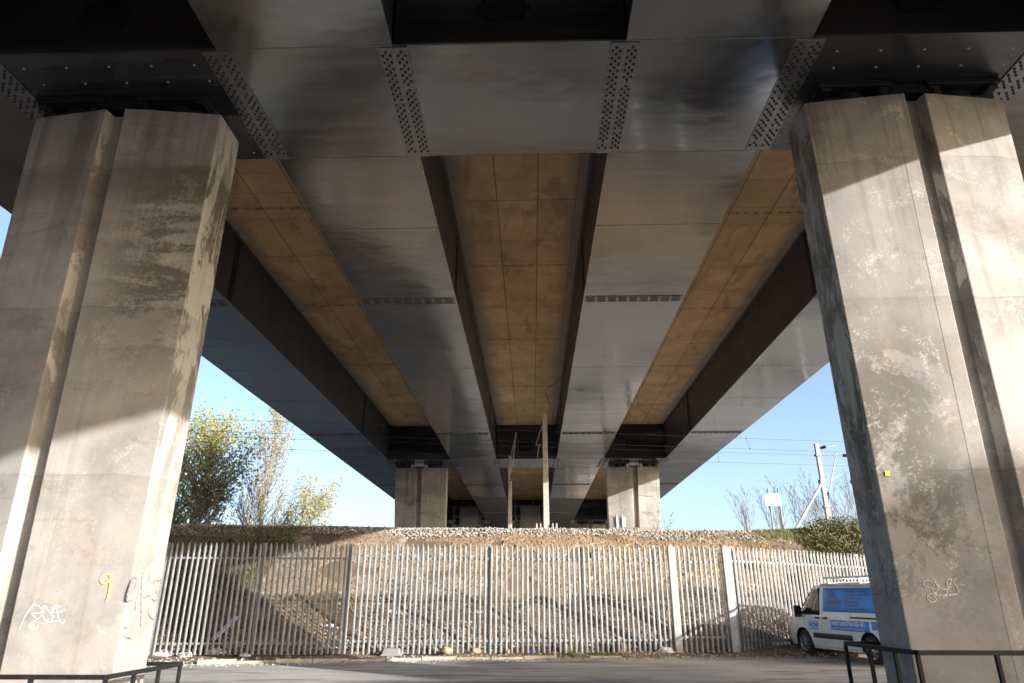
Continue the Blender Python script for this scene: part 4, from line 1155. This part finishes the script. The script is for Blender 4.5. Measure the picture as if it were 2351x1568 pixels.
for y in AX:                                          # dark liners inside the arches
    for s in (-1, 1):
        ar = MB()
        pr = [(s * 0.60, 0.40), (s * 0.955, 0.40)]
        k = 24
        v, f = [], []
        for i in range(k + 1):
            t = math.pi * i / k - 0.15 + 0.3 * i / k - 0.0
            t = -0.25 + (math.pi + 0.5) * i / k
            for xx, rr in pr: v.append((xx, y + rr * math.cos(t), 0.345 + rr * math.sin(t)))
        f = [(2 * i, 2 * i + 1, 2 * i + 3, 2 * i + 2) for i in range(k)]
        ar.add(v, f)
        ar.box(s * 0.58 - 0.01, s * 0.58 + 0.01, y - 0.39, y + 0.39, 0.25, 0.7)
        ar.build("arch_liner", M['vblack'], van)
MB().box(-0.86, 0.86, 1.1, 2.30, 0.19, 0.24).box(-0.9, 0.9, -2.4, 2.3, 0.20, 0.26).build("floor_pan", M['vblack'], van)
bevel(MB().box(-0.62, 0.62, 2.40, 2.50, 0.26, 0.46).box(-0.88, 0.88, 2.26, 2.41, 0.20, 0.40).build("bumper", M['vblack'], van), 0.03, 3)
on_side("headlight", M['lamp'], van, quad_rows(2.12, 2.30, 0.80, 0.90, 4, 3), 0.004); on_side("headlight", M['lamp'], van, quad_rows(2.12, 2.30, 0.80, 0.90, 4, 3), 0.004, 1)
ws = MB()
r_ = [(1.66, 1.235), (1.35, 1.535), (1.0, 1.875)]
ws.add([(x * k, y, z + 0.006) for (y, z), k in zip(r_, (0.84, 0.80, 0.72)) for x in (-1, -0.5, 0, 0.5, 1)], [(i * 5 + j, i * 5 + j + 1, (i + 1) * 5 + j + 1, (i + 1) * 5 + j) for i in range(2) for j in range(4)])
ws.build("windscreen", M['glass'], van)
rb = MB()
for y in (0.35, -1.0, -2.1): rb.box(-0.72, 0.72, y - 0.03, y + 0.03, 2.06, 2.10).box(-0.70, -0.64, y - 0.03, y + 0.03, 1.9, 2.06).box(0.64, 0.70, y - 0.03, y + 0.03, 1.9, 2.06)
rb.box(-0.74, -0.68, -2.2, 0.45, 2.05, 2.11).box(0.68, 0.74, -2.2, 0.45, 2.05, 2.11)
rb.build("roof_bars", simple("white_roof_bar", (0.78, 0.78, 0.77), 0.4, 0, 0.05), van)
MB().tube((-0.45, 0.1, 1.97), (-0.47, -0.15, 2.32), 0.008, 0.005, 6).build("aerial", M['vblack'], van)
van.location = (0, 0, 0)
ang = 0.205
van.rotation_euler = (rad(0.6), 0, ang)
lc = Matrix.Rotation(ang, 3, 'Z') @ Vector((-0.97, 1.47, 0))
van.location = (7.92 - lc.x, 21.7 - lc.y, 0.02)

# ------------------------------------------------------------------ scaffolding at the third pier
def scaffold(label, x0, x1, y, zt, sheet, seed):
    r = thing("scaffold_tower", label, "scaffold", ((x0 + x1) / 2, y, 4.4), "scaffold towers under the far cross beams")
    rr = random.Random(seed)
    st = M['galv_dark']
    nx = max(3, int((x1 - x0) / 1.3)); lv = [4.4 + i * 1.55 for i in range(int((zt - 4.4) / 1.55) + 1)] + [zt]
    for i in range(nx + 1):
        x = x0 + (x1 - x0) * i / nx
        for yy in (y, y + 1.4): MB().tube((x, yy, 4.3), (x, yy, zt + rr.uniform(0, 0.7)), 0.045, 0.045, 6).build("standard", st, r)
    for z in lv: MB().tube((x0 - .3, y, z), (x1 + .3, y, z), 0.04, 0.04, 6).tube((x0 - .3, y + 1.4, z), (x1 + .3, y + 1.4, z), 0.04, 0.04, 6).build("ledger", st, r)
    for k in range(2):
        a, b = (x0, x1) if k else (x1, x0)
        MB().tube((a, y - .05, lv[0] + k * 1.5), (b, y - .05, lv[2]), 0.04, 0.04, 6).build("brace", st, r)
    MB().box(x0 - .2, x1 + .2, y - .1, y + 1.5, lv[2] - 0.1, lv[2] - 0.04).box(x0 - .2, x1 + .2, y - .13, y - .1, lv[2], lv[2] + 0.2).build("platform", simple("scaffold_boards", (0.26, 0.19, 0.12), 0.9), r)
    if sheet:
        MB().box(x0 + 0.6, x1 - 0.2, y + 1.30, y + 1.32, zt - 2.6, zt + 0.1).build("sheeting", simple("scaffold_sheeting", (0.32, 0.32, 0.34), 0.7), r)
        MB().box(x0 + 0.1, x0 + 0.22, y - 0.05, y + 0.05, zt - 1.6, zt - 1.35).build("work_lamp", M['bright'], r)
scaffold("scaffold tower left of the middle bay, below the far left cross beam", -8.9, -5.9, 78.0, 11.6, True, 1)
scaffold("scaffold tower with pale sheeting in the middle bay between the two masts", -1.9, 1.2, 78.0, 11.7, True, 2)
scaffold("open scaffold without sheeting beside the sunlit far pier", 4.2, 8.2, 79.0, 9.2, False, 3)

# ------------------------------------------------------------------ trees and undergrowth
M['leaf_yellow'] = m_leaf("yellowing_leaves", [(0.44, 0.37, 0.17), (0.35, 0.34, 0.15), (0.48, 0.40, 0.22), (0.27, 0.28, 0.12)])
M['leaf_green'] = m_leaf("olive_leaves", [(0.22, 0.25, 0.07), (0.38, 0.35, 0.10), (0.46, 0.38, 0.12), (0.15, 0.18, 0.055)])
M['leaf_bramble'] = m_leaf("bramble_leaves", [(0.05, 0.085, 0.022), (0.10, 0.13, 0.035), (0.15, 0.10, 0.045), (0.07, 0.11, 0.03), (0.20, 0.15, 0.075)], 0.2)
M['grass'] = m_leaf("bank_grass", [(0.09, 0.15, 0.03), (0.14, 0.19, 0.045), (0.20, 0.19, 0.07)], 0.25)
M['dry'] = m_leaf("dry_grass", [(0.17, 0.13, 0.07), (0.25, 0.19, 0.10), (0.12, 0.10, 0.05), (0.09, 0.10, 0.04)], 0.2)
def leaf_quads(P, size, seed, up=0.0, aspect=0.7):
    r = np.random.RandomState(seed); n = len(P)
    a = r.normal(size=(n, 3)); a[:, 2] += up; a /= np.linalg.norm(a, axis=1, keepdims=True)
    b = np.cross(a, r.normal(size=(n, 3))); b /= np.linalg.norm(b, axis=1, keepdims=True)
    s = size[:, None]
    V = np.stack([P, P + a * s * .5 + b * s * aspect * .5, P + a * s, P + a * s * .5 - b * s * aspect * .5], 1).reshape(-1, 3)
    return V, np.arange(4 * n).reshape(n, 4)
class Tree:
    def __init__(s, seed): s.m = MB(); s.tips = []; s.r = random.Random(seed)
    def branch(s, p, d, L, r, lv, cfg):
        k = max(2, int(L / cfg['seg'][lv])); q = Vector(p); d = Vector(d).normalized()
        nsides = 7 if lv == 0 else (5 if lv == 1 else 3)
        pts = [q.copy()]
        for i in range(k):
            d = (d + Vector((s.r.gauss(0, 1), s.r.gauss(0, 1), s.r.gauss(0, 1))) * cfg['wob'][lv] + Vector((0, 0, cfg['up'][lv]))).normalized()
            q2 = q + d * (L / k)
            ra, rb = r * (1 - 0.8 * i / k), r * (1 - 0.8 * (i + 1) / k)
            s.m.tube(q, q2, max(ra, cfg['rmin']), max(rb, cfg['rmin']), nsides, cap=False)
            q = q2; pts.append(q.copy())
            f = (i + 1) / k
            if lv + 1 < cfg['levels'] and f > cfg['start'][lv]:
                for _ in range(cfg['kids'][lv]):
                    if s.r.random() > cfg.get('dens', 1.0): continue
                    az = s.r.uniform(0, 2 * math.pi); sp = cfg['spread'][lv] * s.r.uniform(0.7, 1.3)
                    o = d.orthogonal().normalized(); o.rotate(Matrix.Rotation(az, 3, d).to_quaternion())
                    nd = d * math.cos(sp) + o * math.sin(sp)
                    shape = cfg['shape'](f) if lv == 0 else (1 - 0.6 * f)
                    s.branch(q, nd, L * cfg['ratio'][lv] * shape * s.r.uniform(0.75, 1.25), ra * cfg['rr'][lv], lv + 1, cfg)
            if lv >= cfg['leaf_lv']: s.tips.append(q.copy())
def tree(name, label, cat, base, H, r, cfg, seed, leaf=None, nleaf=0, lsize=(0.1, 0.2), lmat=None, spread=0.3, group=None, bark='bark', lean=(0, 0), stems=1):
    root = thing(name, label, cat, base, group)
    T = Tree(seed)
    for k in range(stems):
        off = Vector((T.r.uniform(-.5, .5), T.r.uniform(-.5, .5), 0)) * (0.0 if stems == 1 else 1.2)
        T.branch(Vector(base) + off, (lean[0] + T.r.gauss(0, .12 if stems > 1 else 0), lean[1] + T.r.gauss(0, .12 if stems > 1 else 0), 1), H * T.r.uniform(0.8 if stems > 1 else 1, 1), r, 0, cfg)
    T.m.build("trunk", M[bark], root)
    if nleaf and T.tips:
        rr = np.random.RandomState(seed)
        tips = np.array([tuple(t) for t in T.tips])
        idx = rr.randint(0, len(tips), nleaf)
        zf = (tips[idx, 2] - base[2]) / H
        if leaf is not None:
            keep = rr.rand(nleaf) < leaf(tips[idx], zf); idx = idx[keep]
        P = tips[idx] + rr.normal(0, spread, (len(idx), 3))
        V, F = leaf_quads(P - np.array(base), rr.uniform(*lsize, len(idx)), seed)
        mesh_np("crown", V, F, M[lmat], root)
    return root
G_TREES = "trees beyond the railway on the left"
pop = dict(levels=3, seg=[1.5, 1.1, 0.9], wob=[0.02, 0.05, 0.09], up=[0.02, 0.10, 0.08], start=[0.02, 0.1, 0], kids=[4, 2, 0], spread=[0.50, 0.42, 0.4], ratio=[0.30, 0.42, 0.4], rr=[0.30, 0.55, 0.5], rmin=0.016, leaf_lv=1,
           shape=lambda f: 0.30 + 1.25 * (1 - f) ** 0.8)
tree("poplar_tree", "tall narrow half bare poplar with a few yellow leaves beyond the railway", "tree", (-43.0, 109.0, 4.5), 26.0, 0.32, pop, 5, lambda p, z: np.clip(0.30 + 0.5 * (np.abs(z - .5) > .25), 0, 1), 7500, (0.2, 0.42), 'leaf_yellow', 0.3, G_TREES, 'barkp')
bushy = dict(levels=3, seg=[0.6, 0.5, 0.4], wob=[0.06, 0.10, 0.12], up=[0.02, 0.05, 0.02], start=[0.1, 0.1, 0], kids=[4, 2, 0], spread=[0.75, 0.55, 0.5], ratio=[0.48, 0.42, 0.4], rr=[0.45, 0.55, 0.5], rmin=0.010, leaf_lv=1,
             shape=lambda f: 0.45 + 0.9 * math.sin(math.pi * min(1, f)) ** 0.7)
tree("yellow_tree", "low yellow green bushy tree at the right foot of the poplar", "tree", (-37.6, 106.0, 4.4), 12.0, 0.20, dict(bushy, seg=[1.0, 0.8, 0.7], kids=[3, 2, 0]), 8, None, 5200, (0.22, 0.42), 'leaf_yellow', 0.5, G_TREES)
tree("willow_tree", "large bushy olive and yellow tree half hidden by the near left pier", "tree", (-23.8, 48.0, 4.4), 7.9, 0.2, dict(bushy, ratio=[0.46, 0.42, 0.4], kids=[4, 2, 0]), 11, None, 7000, (0.13, 0.27), 'leaf_green', 0.34, G_TREES)
tree("willow_tree", "darker bushy tree behind the large olive tree, low on the left", "tree", (-27.0, 52.0, 4.4), 7.0, 0.2, dict(bushy), 12, None, 3200, (0.14, 0.28), 'leaf_green', 0.4, G_TREES)
bare = dict(levels=4, seg=[0.5, 0.4, 0.35, 0.3], wob=[0.06, 0.07, 0.08, 0.1], up=[0.02, 0.06, 0.06, 0.03], start=[0.12, 0.15, 0.2, 0], kids=[2, 2, 1, 0], spread=[0.55, 0.55, 0.55, 0.5], ratio=[0.55, 0.5, 0.5, 0.4], rr=[0.6, 0.6, 0.6, 0.6], rmin=0.011, leaf_lv=2,
            shape=lambda f: 1.25 - 0.75 * f)
G_BARE = "bare saplings on the skyline beyond the railway"
for i, (px, y, h, lab) in enumerate([(-22.2, 47.0, 4.4, "bare sapling standing in front of the large olive tree"), (-20.2, 49.0, 4.9, "bare forked sapling midway between the olive tree and the poplar"), (-20.3, 53.0, 4.0, "twiggy bare sapling just left of the poplar's foot"), (-20.2, 56.0, 3.6, "twiggy bare sapling in front of the poplar's trunk"), (-17.6, 55.0, 2.9, "thin bare sprig standing alone right of the yellow tree")]):
    tree("bare_sapling", lab, "sapling", (px, y, 4.35), h, 0.05, bare if i < 4 else dict(bare, kids=[1, 1, 0, 0], levels=3), 30 + i, lambda p, z: np.full(len(p), 0.25), 260, (0.08, 0.15), 'leaf_yellow', 0.08, G_BARE, stems=1 if i < 2 else 2)
shr = dict(bare, levels=3, kids=[2, 2, 0], spread=[0.42, 0.42, 0.4], ratio=[0.5, 0.45, 0.4], rmin=0.006, up=[0.04, 0.10, 0.06], start=[0.15, 0.2, 0])
for i, (px, y, h, lab) in enumerate([(12.1, 39.6, 2.7, "bare shrub just left of the white notice board"), (14.0, 40.0, 3.1, "bare shrub between the notice board and the slanting stay"), (15.2, 39.0, 3.2, "bare shrub between the slanting stay and the right mast"), (16.7, 39.0, 3.0, "bare shrub close to the right of the right mast"), (18.0, 40.0, 3.2, "bare shrub against the inner edge of the near right pier"), (7.6, 40.0, 1.7, "small bare twig bush right of the sunlit far pier")]):
    tree("bare_shrub", lab, "shrub", (px, y, 4.5), h, 0.022, shr, 50 + i, None, 40, (0.05, 0.09), 'leaf_green', 0.05, "bare shrubs on the skyline at right", stems=4 if i < 5 else 2)
# added unseen tree, its flat crown sized to shade the right pier's foot
base = Vector((57.0, -21.5, 0.0))
tt = thing("added_shade_tree", "broad tree far off behind and right of the camera, shading the right pier's foot", "tree", tuple(base))
T = MB().tube(base, base + Vector((0, 0, 17.5)), 0.35, 0.2, 10)
for k in range(12):
    t = k * 2.4; T.tube(base + Vector((0, 0, 15.2 + 0.12 * k)), base + Vector((math.cos(t) * 4.5, math.sin(t) * 4.5, 17.4 + (k % 3) * .5)), 0.12, 0.03, 6)
T.build("trunk", M['bark'], tt)
rr = np.random.RandomState(77)
d = rr.normal(size=(5200, 3)); d /= np.linalg.norm(d, axis=1, keepdims=True); d *= rr.rand(5200, 1) ** 0.4
V, F = leaf_quads(d * np.array([6.5, 6.5, 1.35]) + np.array([0, 0, 18.0]), rr.uniform(0.35, 0.7, 5200), 78)
mesh_np("crown", V, F, M['leaf_green'], tt)

# grass, brambles and dry growth (uncountable)
def blades(name, label, X, Yf, n, h, mat, seed, wid=0.03, zf=bank_z, lean=0.35):
    r = np.random.RandomState(seed)
    x, y = X(r, n), None
    y = Yf(r, x)
    P = np.stack([x, y, zf(x, y) - 0.02], -1)
    H = r.uniform(*h, n)[:, None]
    dr = np.stack([r.normal(0, lean, n), r.normal(0, lean, n), np.ones(n)], -1)
    a = r.uniform(0, 2 * np.pi, n); w = np.stack([np.cos(a), np.sin(a), np.zeros(n)], -1) * wid
    V = np.stack([P - w, P + w, P + dr * H], 1).reshape(-1, 3)
    o = mesh_np(name, V, np.arange(3 * n).reshape(n, 3), mat)
    return tag(o, label, kind='stuff')
def clump(r, x, k): return x
blades("grass", "short green grass along the right end of the bank crest", lambda r, n: 9.6 + 6.5 * r.rand(n) ** 0.7, lambda r, x: crest(x) + r.uniform(-0.5, 0.7, len(x)) - 1.1 * np.clip((x - 10.5) / 4, 0, 1) * r.rand(len(x)), 5500, (0.06, 0.17), M['grass'], 21, 0.02)
blades("dry_grass", "dry grass and weeds on the right end of the bank slope", lambda r, n: r.uniform(6.0, 16, n) ** 1.0, lambda r, x: toe(x) + (crest(x) - toe(x)) * r.uniform(0.02, 0.95, len(x)), 5200, (0.06, 0.28), M['dry'], 22, 0.018, lean=0.8)
blades("dry_grass", "dark dry grass on the shaded left end of the bank", lambda r, n: -9.3 - np.abs(r.normal(0, 3.0, n)), lambda r, x: toe(x) + (crest(x) - toe(x)) * r.uniform(0.02, 0.99, len(x)), 11000, (0.1, 0.36), M['dry'], 23, 0.018, lean=0.6)
def bramble(name, label, spots, seed, mat='leaf_bramble', n=1000, lsize=(0.05, 0.11)):
    r = np.random.RandomState(seed); Ps = []; mb = MB()
    for cx, f, rad_, hh in spots:
        cy = float(toe(cx) + (crest(cx) - toe(cx)) * f)
        k = int(n * rad_ ** 2)
        p = r.normal(0, 1, (k, 3)); p /= np.linalg.norm(p, axis=1, keepdims=True); p *= r.rand(k, 1) ** 0.45
        p = p * np.array([rad_, rad_ * 0.8, hh]) + np.array([cx, cy, 0]); p[:, 2] = np.abs(p[:, 2]) + bank_z(p[:, 0], p[:, 1]); Ps.append(p)
        for i in range(int(26 * rad_)):
            a = Vector((cx + r.uniform(-rad_, rad_), cy + r.uniform(-rad_, rad_) * .8, 0)); a.z = float(bank_z(a.x, a.y)) - .02
            b = a + Vector((r.uniform(-.5, .5), r.uniform(-.5, .3), hh * r.uniform(.5, 1.3))); c = b + Vector((r.uniform(-.4, .4), -r.uniform(0, .4), -hh * r.uniform(0, .5)))
            mb.path(spline([a, b, c], 4), 0.007, 3)
    P = np.concatenate(Ps); V, F = leaf_quads(P, r.uniform(*lsize, len(P)), seed, 0.4)
    o = mesh_np(name, V, F, M[mat])
    tag(o, label, kind='stuff')
    tag(mb.build(name.replace('leaves', 'stems').replace('weeds', 'weed_stems'), M['bark']), "tangled bare " + ("bramble stems" if 'bramble' in name else "weed stems") + " on the bank", kind='stuff')
bramble("bramble_leaves", "bramble thicket on the right end of the bank crest, above the van", [(12.2, 0.86, 0.9, 0.55), (13.0, 0.95, 1.0, 0.62), (13.9, 0.9, 1.1, 0.7), (12.8, 0.72, 1.0, 0.5), (13.8, 0.6, 1.1, 0.5), (11.8, 0.66, .7, .35), (14.8, .8, 1.2, .8), (12.4, .45, .8, .35), (14.2, .35, .9, .4)], 31, n=1500)
bramble("weeds", "small green weeds growing among the rubble", [(-8.6, .28, .22, .3), (-7.9, .3, .18, .22), (-4.55, .36, .20, .25), (-5.3, .24, .15, .2), (-2.9, .30, .17, .22), (-8.2, .12, .2, .3), (-0.4, .25, .15, .18), (-10, .5, .5, .3), (-9.6, .78, .6, .4), (-11.2, .8, .7, .4), (10.2, .5, .4, .25), (8.6, .62, .3, .2), (9.4, .3, .4, .25), (11, .28, .5, .3), (7.4, .05, .3, .25), (8.2, .12, .3, .2)], 32, 'leaf_bramble', 2600, (0.04, 0.09))
blades("grass", "two small grass tufts at the kerb left of the wide gate posts", lambda r, n: np.where(r.rand(n) < .7, r.normal(1.95, .16, n), r.normal(1.05, .1, n)), lambda r, x: 21.0 + r.uniform(-.12, .12, len(x)), 420, (0.06, 0.2), M['grass'], 24, 0.008, zf=lambda x, y: verge_z(x, y), lean=0.5)

# ------------------------------------------------------------------ litter and loose things along the fence foot
def place(x, y): return (x, y, float(verge_z(np.array([x]), np.array([y]))[0]))
b = place(-3.95, 20.55)
tub = thing("plastic_tub", "upturned grey plastic tub on the soil before the fence", "tub", b)
m = MB(); x, y, z = b
m.prism([(x - .26, y - .16), (x + .26, y - .16), (x + .26, y + .16), (x - .26, y + .16)], z, z + 0.2, [(x - .21, y - .12), (x + .21, y - .12), (x + .21, y + .12), (x - .21, y + .12)])
bevel(m.build("body", simple("grey_plastic", (0.20, 0.205, 0.21), 0.5, 0, 0.1), tub), 0.02)
bevel(MB().box(x - .28, x + .28, y - .18, y + .18, z + 0.01, z + 0.045).build("rim", simple("grey_plastic_rim", (0.24, 0.245, 0.25), 0.5, 0, 0.1), tub), 0.012)
rb_ = random.Random(8)
def bottle(x, y, col, label, yaw):
    b = place(x, y)
    r = thing("plastic_bottle", label, "bottle", b, "plastic bottles lying behind the fence foot")
    ax = Vector((math.cos(yaw), math.sin(yaw), 0.05)); c = Vector(b) + Vector((0, 0, .05)); m = MB()
    pr = [(0.0, 0.0), (0.042, 0.005), (0.045, 0.02), (0.045, 0.19), (0.02, 0.24)]
    for (ra, ha), (rb2, hb) in zip(pr[:-1], pr[1:]): m.tube(c + ax * ha, c + ax * hb, max(ra, .002), rb2, 14, cap=False)
    m.build("body", simple("bottle_plastic_%.2f" % col[0], col, 0.25, 0, 0.05), r)
    MB().tube(c + ax * .24, c + ax * .275, 0.018, 0.018, 10).build("cap", M['vwhite'], r)
bottle(-2.75, 21.45, (0.08, 0.16, 0.50), "dark blue plastic bottle lying behind the fence, left of the light blue one", 0.1)
bottle(-1.2, 21.5, (0.12, 0.42, 0.70), "light blue plastic bottle lying behind the fence near the middle", 2.9)
bottle(7.15, 22.95, (0.05, 0.22, 0.62), "bright blue plastic bottle behind the fence beside the van's nose", 0.0)
def bag(x, y, s, col, label, seed, name="plastic_bag", cat="bag", zf=None):
    b = place(x, y) if zf is None else (x, y, float(zf(np.array([x]), np.array([y]))[0]))
    r = np.random.RandomState(seed); V, F = ico(3)
    V = V * (1 + 0.55 * np.stack([vnoise(V[:, 0] * 3 + seed, V[:, 1] * 3 + V[:, 2] * 2, 1.0, seed)] * 3, -1) + r.uniform(-.08, .08, (len(V), 1))) * np.array([s, s * .7, s * .42]); V[:, 2] = np.maximum(V[:, 2], -s * .12) + s * .1
    o = mesh_np(name, V, F, simple("crumpled_plastic_%d" % seed, col, 0.45, 0, 0.1, 20, 0.5, 0.5))
    o.location = b
    tag(o, label, cat, "litter scattered along the fence foot")
bag(-0.02, 21.5, 0.13, (0.10, 0.16, 0.50), "crumpled blue plastic bag behind the fence near the middle", 41)
bag(-7.9, 20.1, 0.14, (0.45, 0.5, 0.6), "pale blue crumpled bag before the fence in the pier's shadow", 42)
bag(-10.3, 20.3, 0.25, (0.75, 0.75, 0.76), "white rubbish bag heap behind the pales right beside the near left pier", 43)
bag(-9.75, 20.45, 0.22, (0.70, 0.71, 0.73), "second white rubbish bag a little right of the heap by the left pier", 44)
bag(-9.0, 20.75, 0.28, (0.5, 0.52, 0.58), "grey white sack behind the lit pales near the left pier", 45)
bag(3.85, 21.55, 0.26, (0.50, 0.48, 0.45), "cloudy plastic sheet heap before the left wide gate post", 46)
bag(7.9, 23.35, 0.18, (0.72, 0.72, 0.74), "white plastic scrap behind the fence by the van's front wheel", 47)
bag(8.3, 23.5, 0.25, (0.03, 0.03, 0.035), "black bin bag behind the fence by the van's front wheel", 48)
bag(6.6, 22.6, 0.13, (0.30, 0.40, 0.58), "pale blue bag at the foot of the right wide gate post", 49)
bag(7.5, 23.15, 0.17, (0.7, 0.7, 0.7), "white crumpled paper left of the white scrap by the van", 50)
bag(-1.75, 23.3, 0.14, (0.78, 0.77, 0.74), "white paper scrap lying up on the rubble in the middle", 51, "paper_scrap", "litter", bank_z)
bag(-6.2, 22.2, 0.15, (0.7, 0.68, 0.66), "white paper scrap on the rubble in the left pier shadow", 52, "paper_scrap", "litter", bank_z)
bag(-4.6, 23.2, 0.14, (0.7, 0.68, 0.66), "white paper scrap on the rubble near green weeds", 53, "paper_scrap", "litter", bank_z)
r_ = thing("plank", "white plank leaning on the shaded slope behind the lit pales", "plank", (-9.25, 21.2, 0.2))
bevel(MB().beam((-9.35, 21.15, 0.42), (-8.95, 21.75, 1.05), 0.22, 0.03).build("board", simple("white_board", (0.62, 0.63, 0.70), 0.6, 0, 0.08), r_), 0.004)
# larger rocks one can tell apart at the foot of the fence
for i, (x, y, s, lab) in enumerate([(-2.45, 20.95, 0.17, "pale block of stone just right of the grey tub"), (-1.62, 20.95, 0.15, "upright pale stone between the two blue bottles"), (-2.9, 21.35, 0.16, "pointed stone behind the pales above the kerb gap"), (-0.75, 21.3, 0.13, "small pale stone left of the blue bag"), (1.0, 21.75, 0.24, "squarish pale block behind the pales in the middle"), (2.55, 21.9, 0.30, "big grey brown boulder behind the pales left of the gate posts"), (4.55, 30.4, 0.16, "brown lump of stone on the bank crest below the small sign")]):
    z = float(verge_z(np.array([x]), np.array([y]))[0]) if y < 22 else float(bank_z(np.array([x]), np.array([y]))[0])
    o = stones("rock", np.array([[0.0, 0, s * 0.55]]), np.array([s]), M['rubble'], 100 + i, 2, 0.9, 0.12)
    o.location = (x, y, z); tag(o, lab, "rock", "larger rocks along the fence foot")
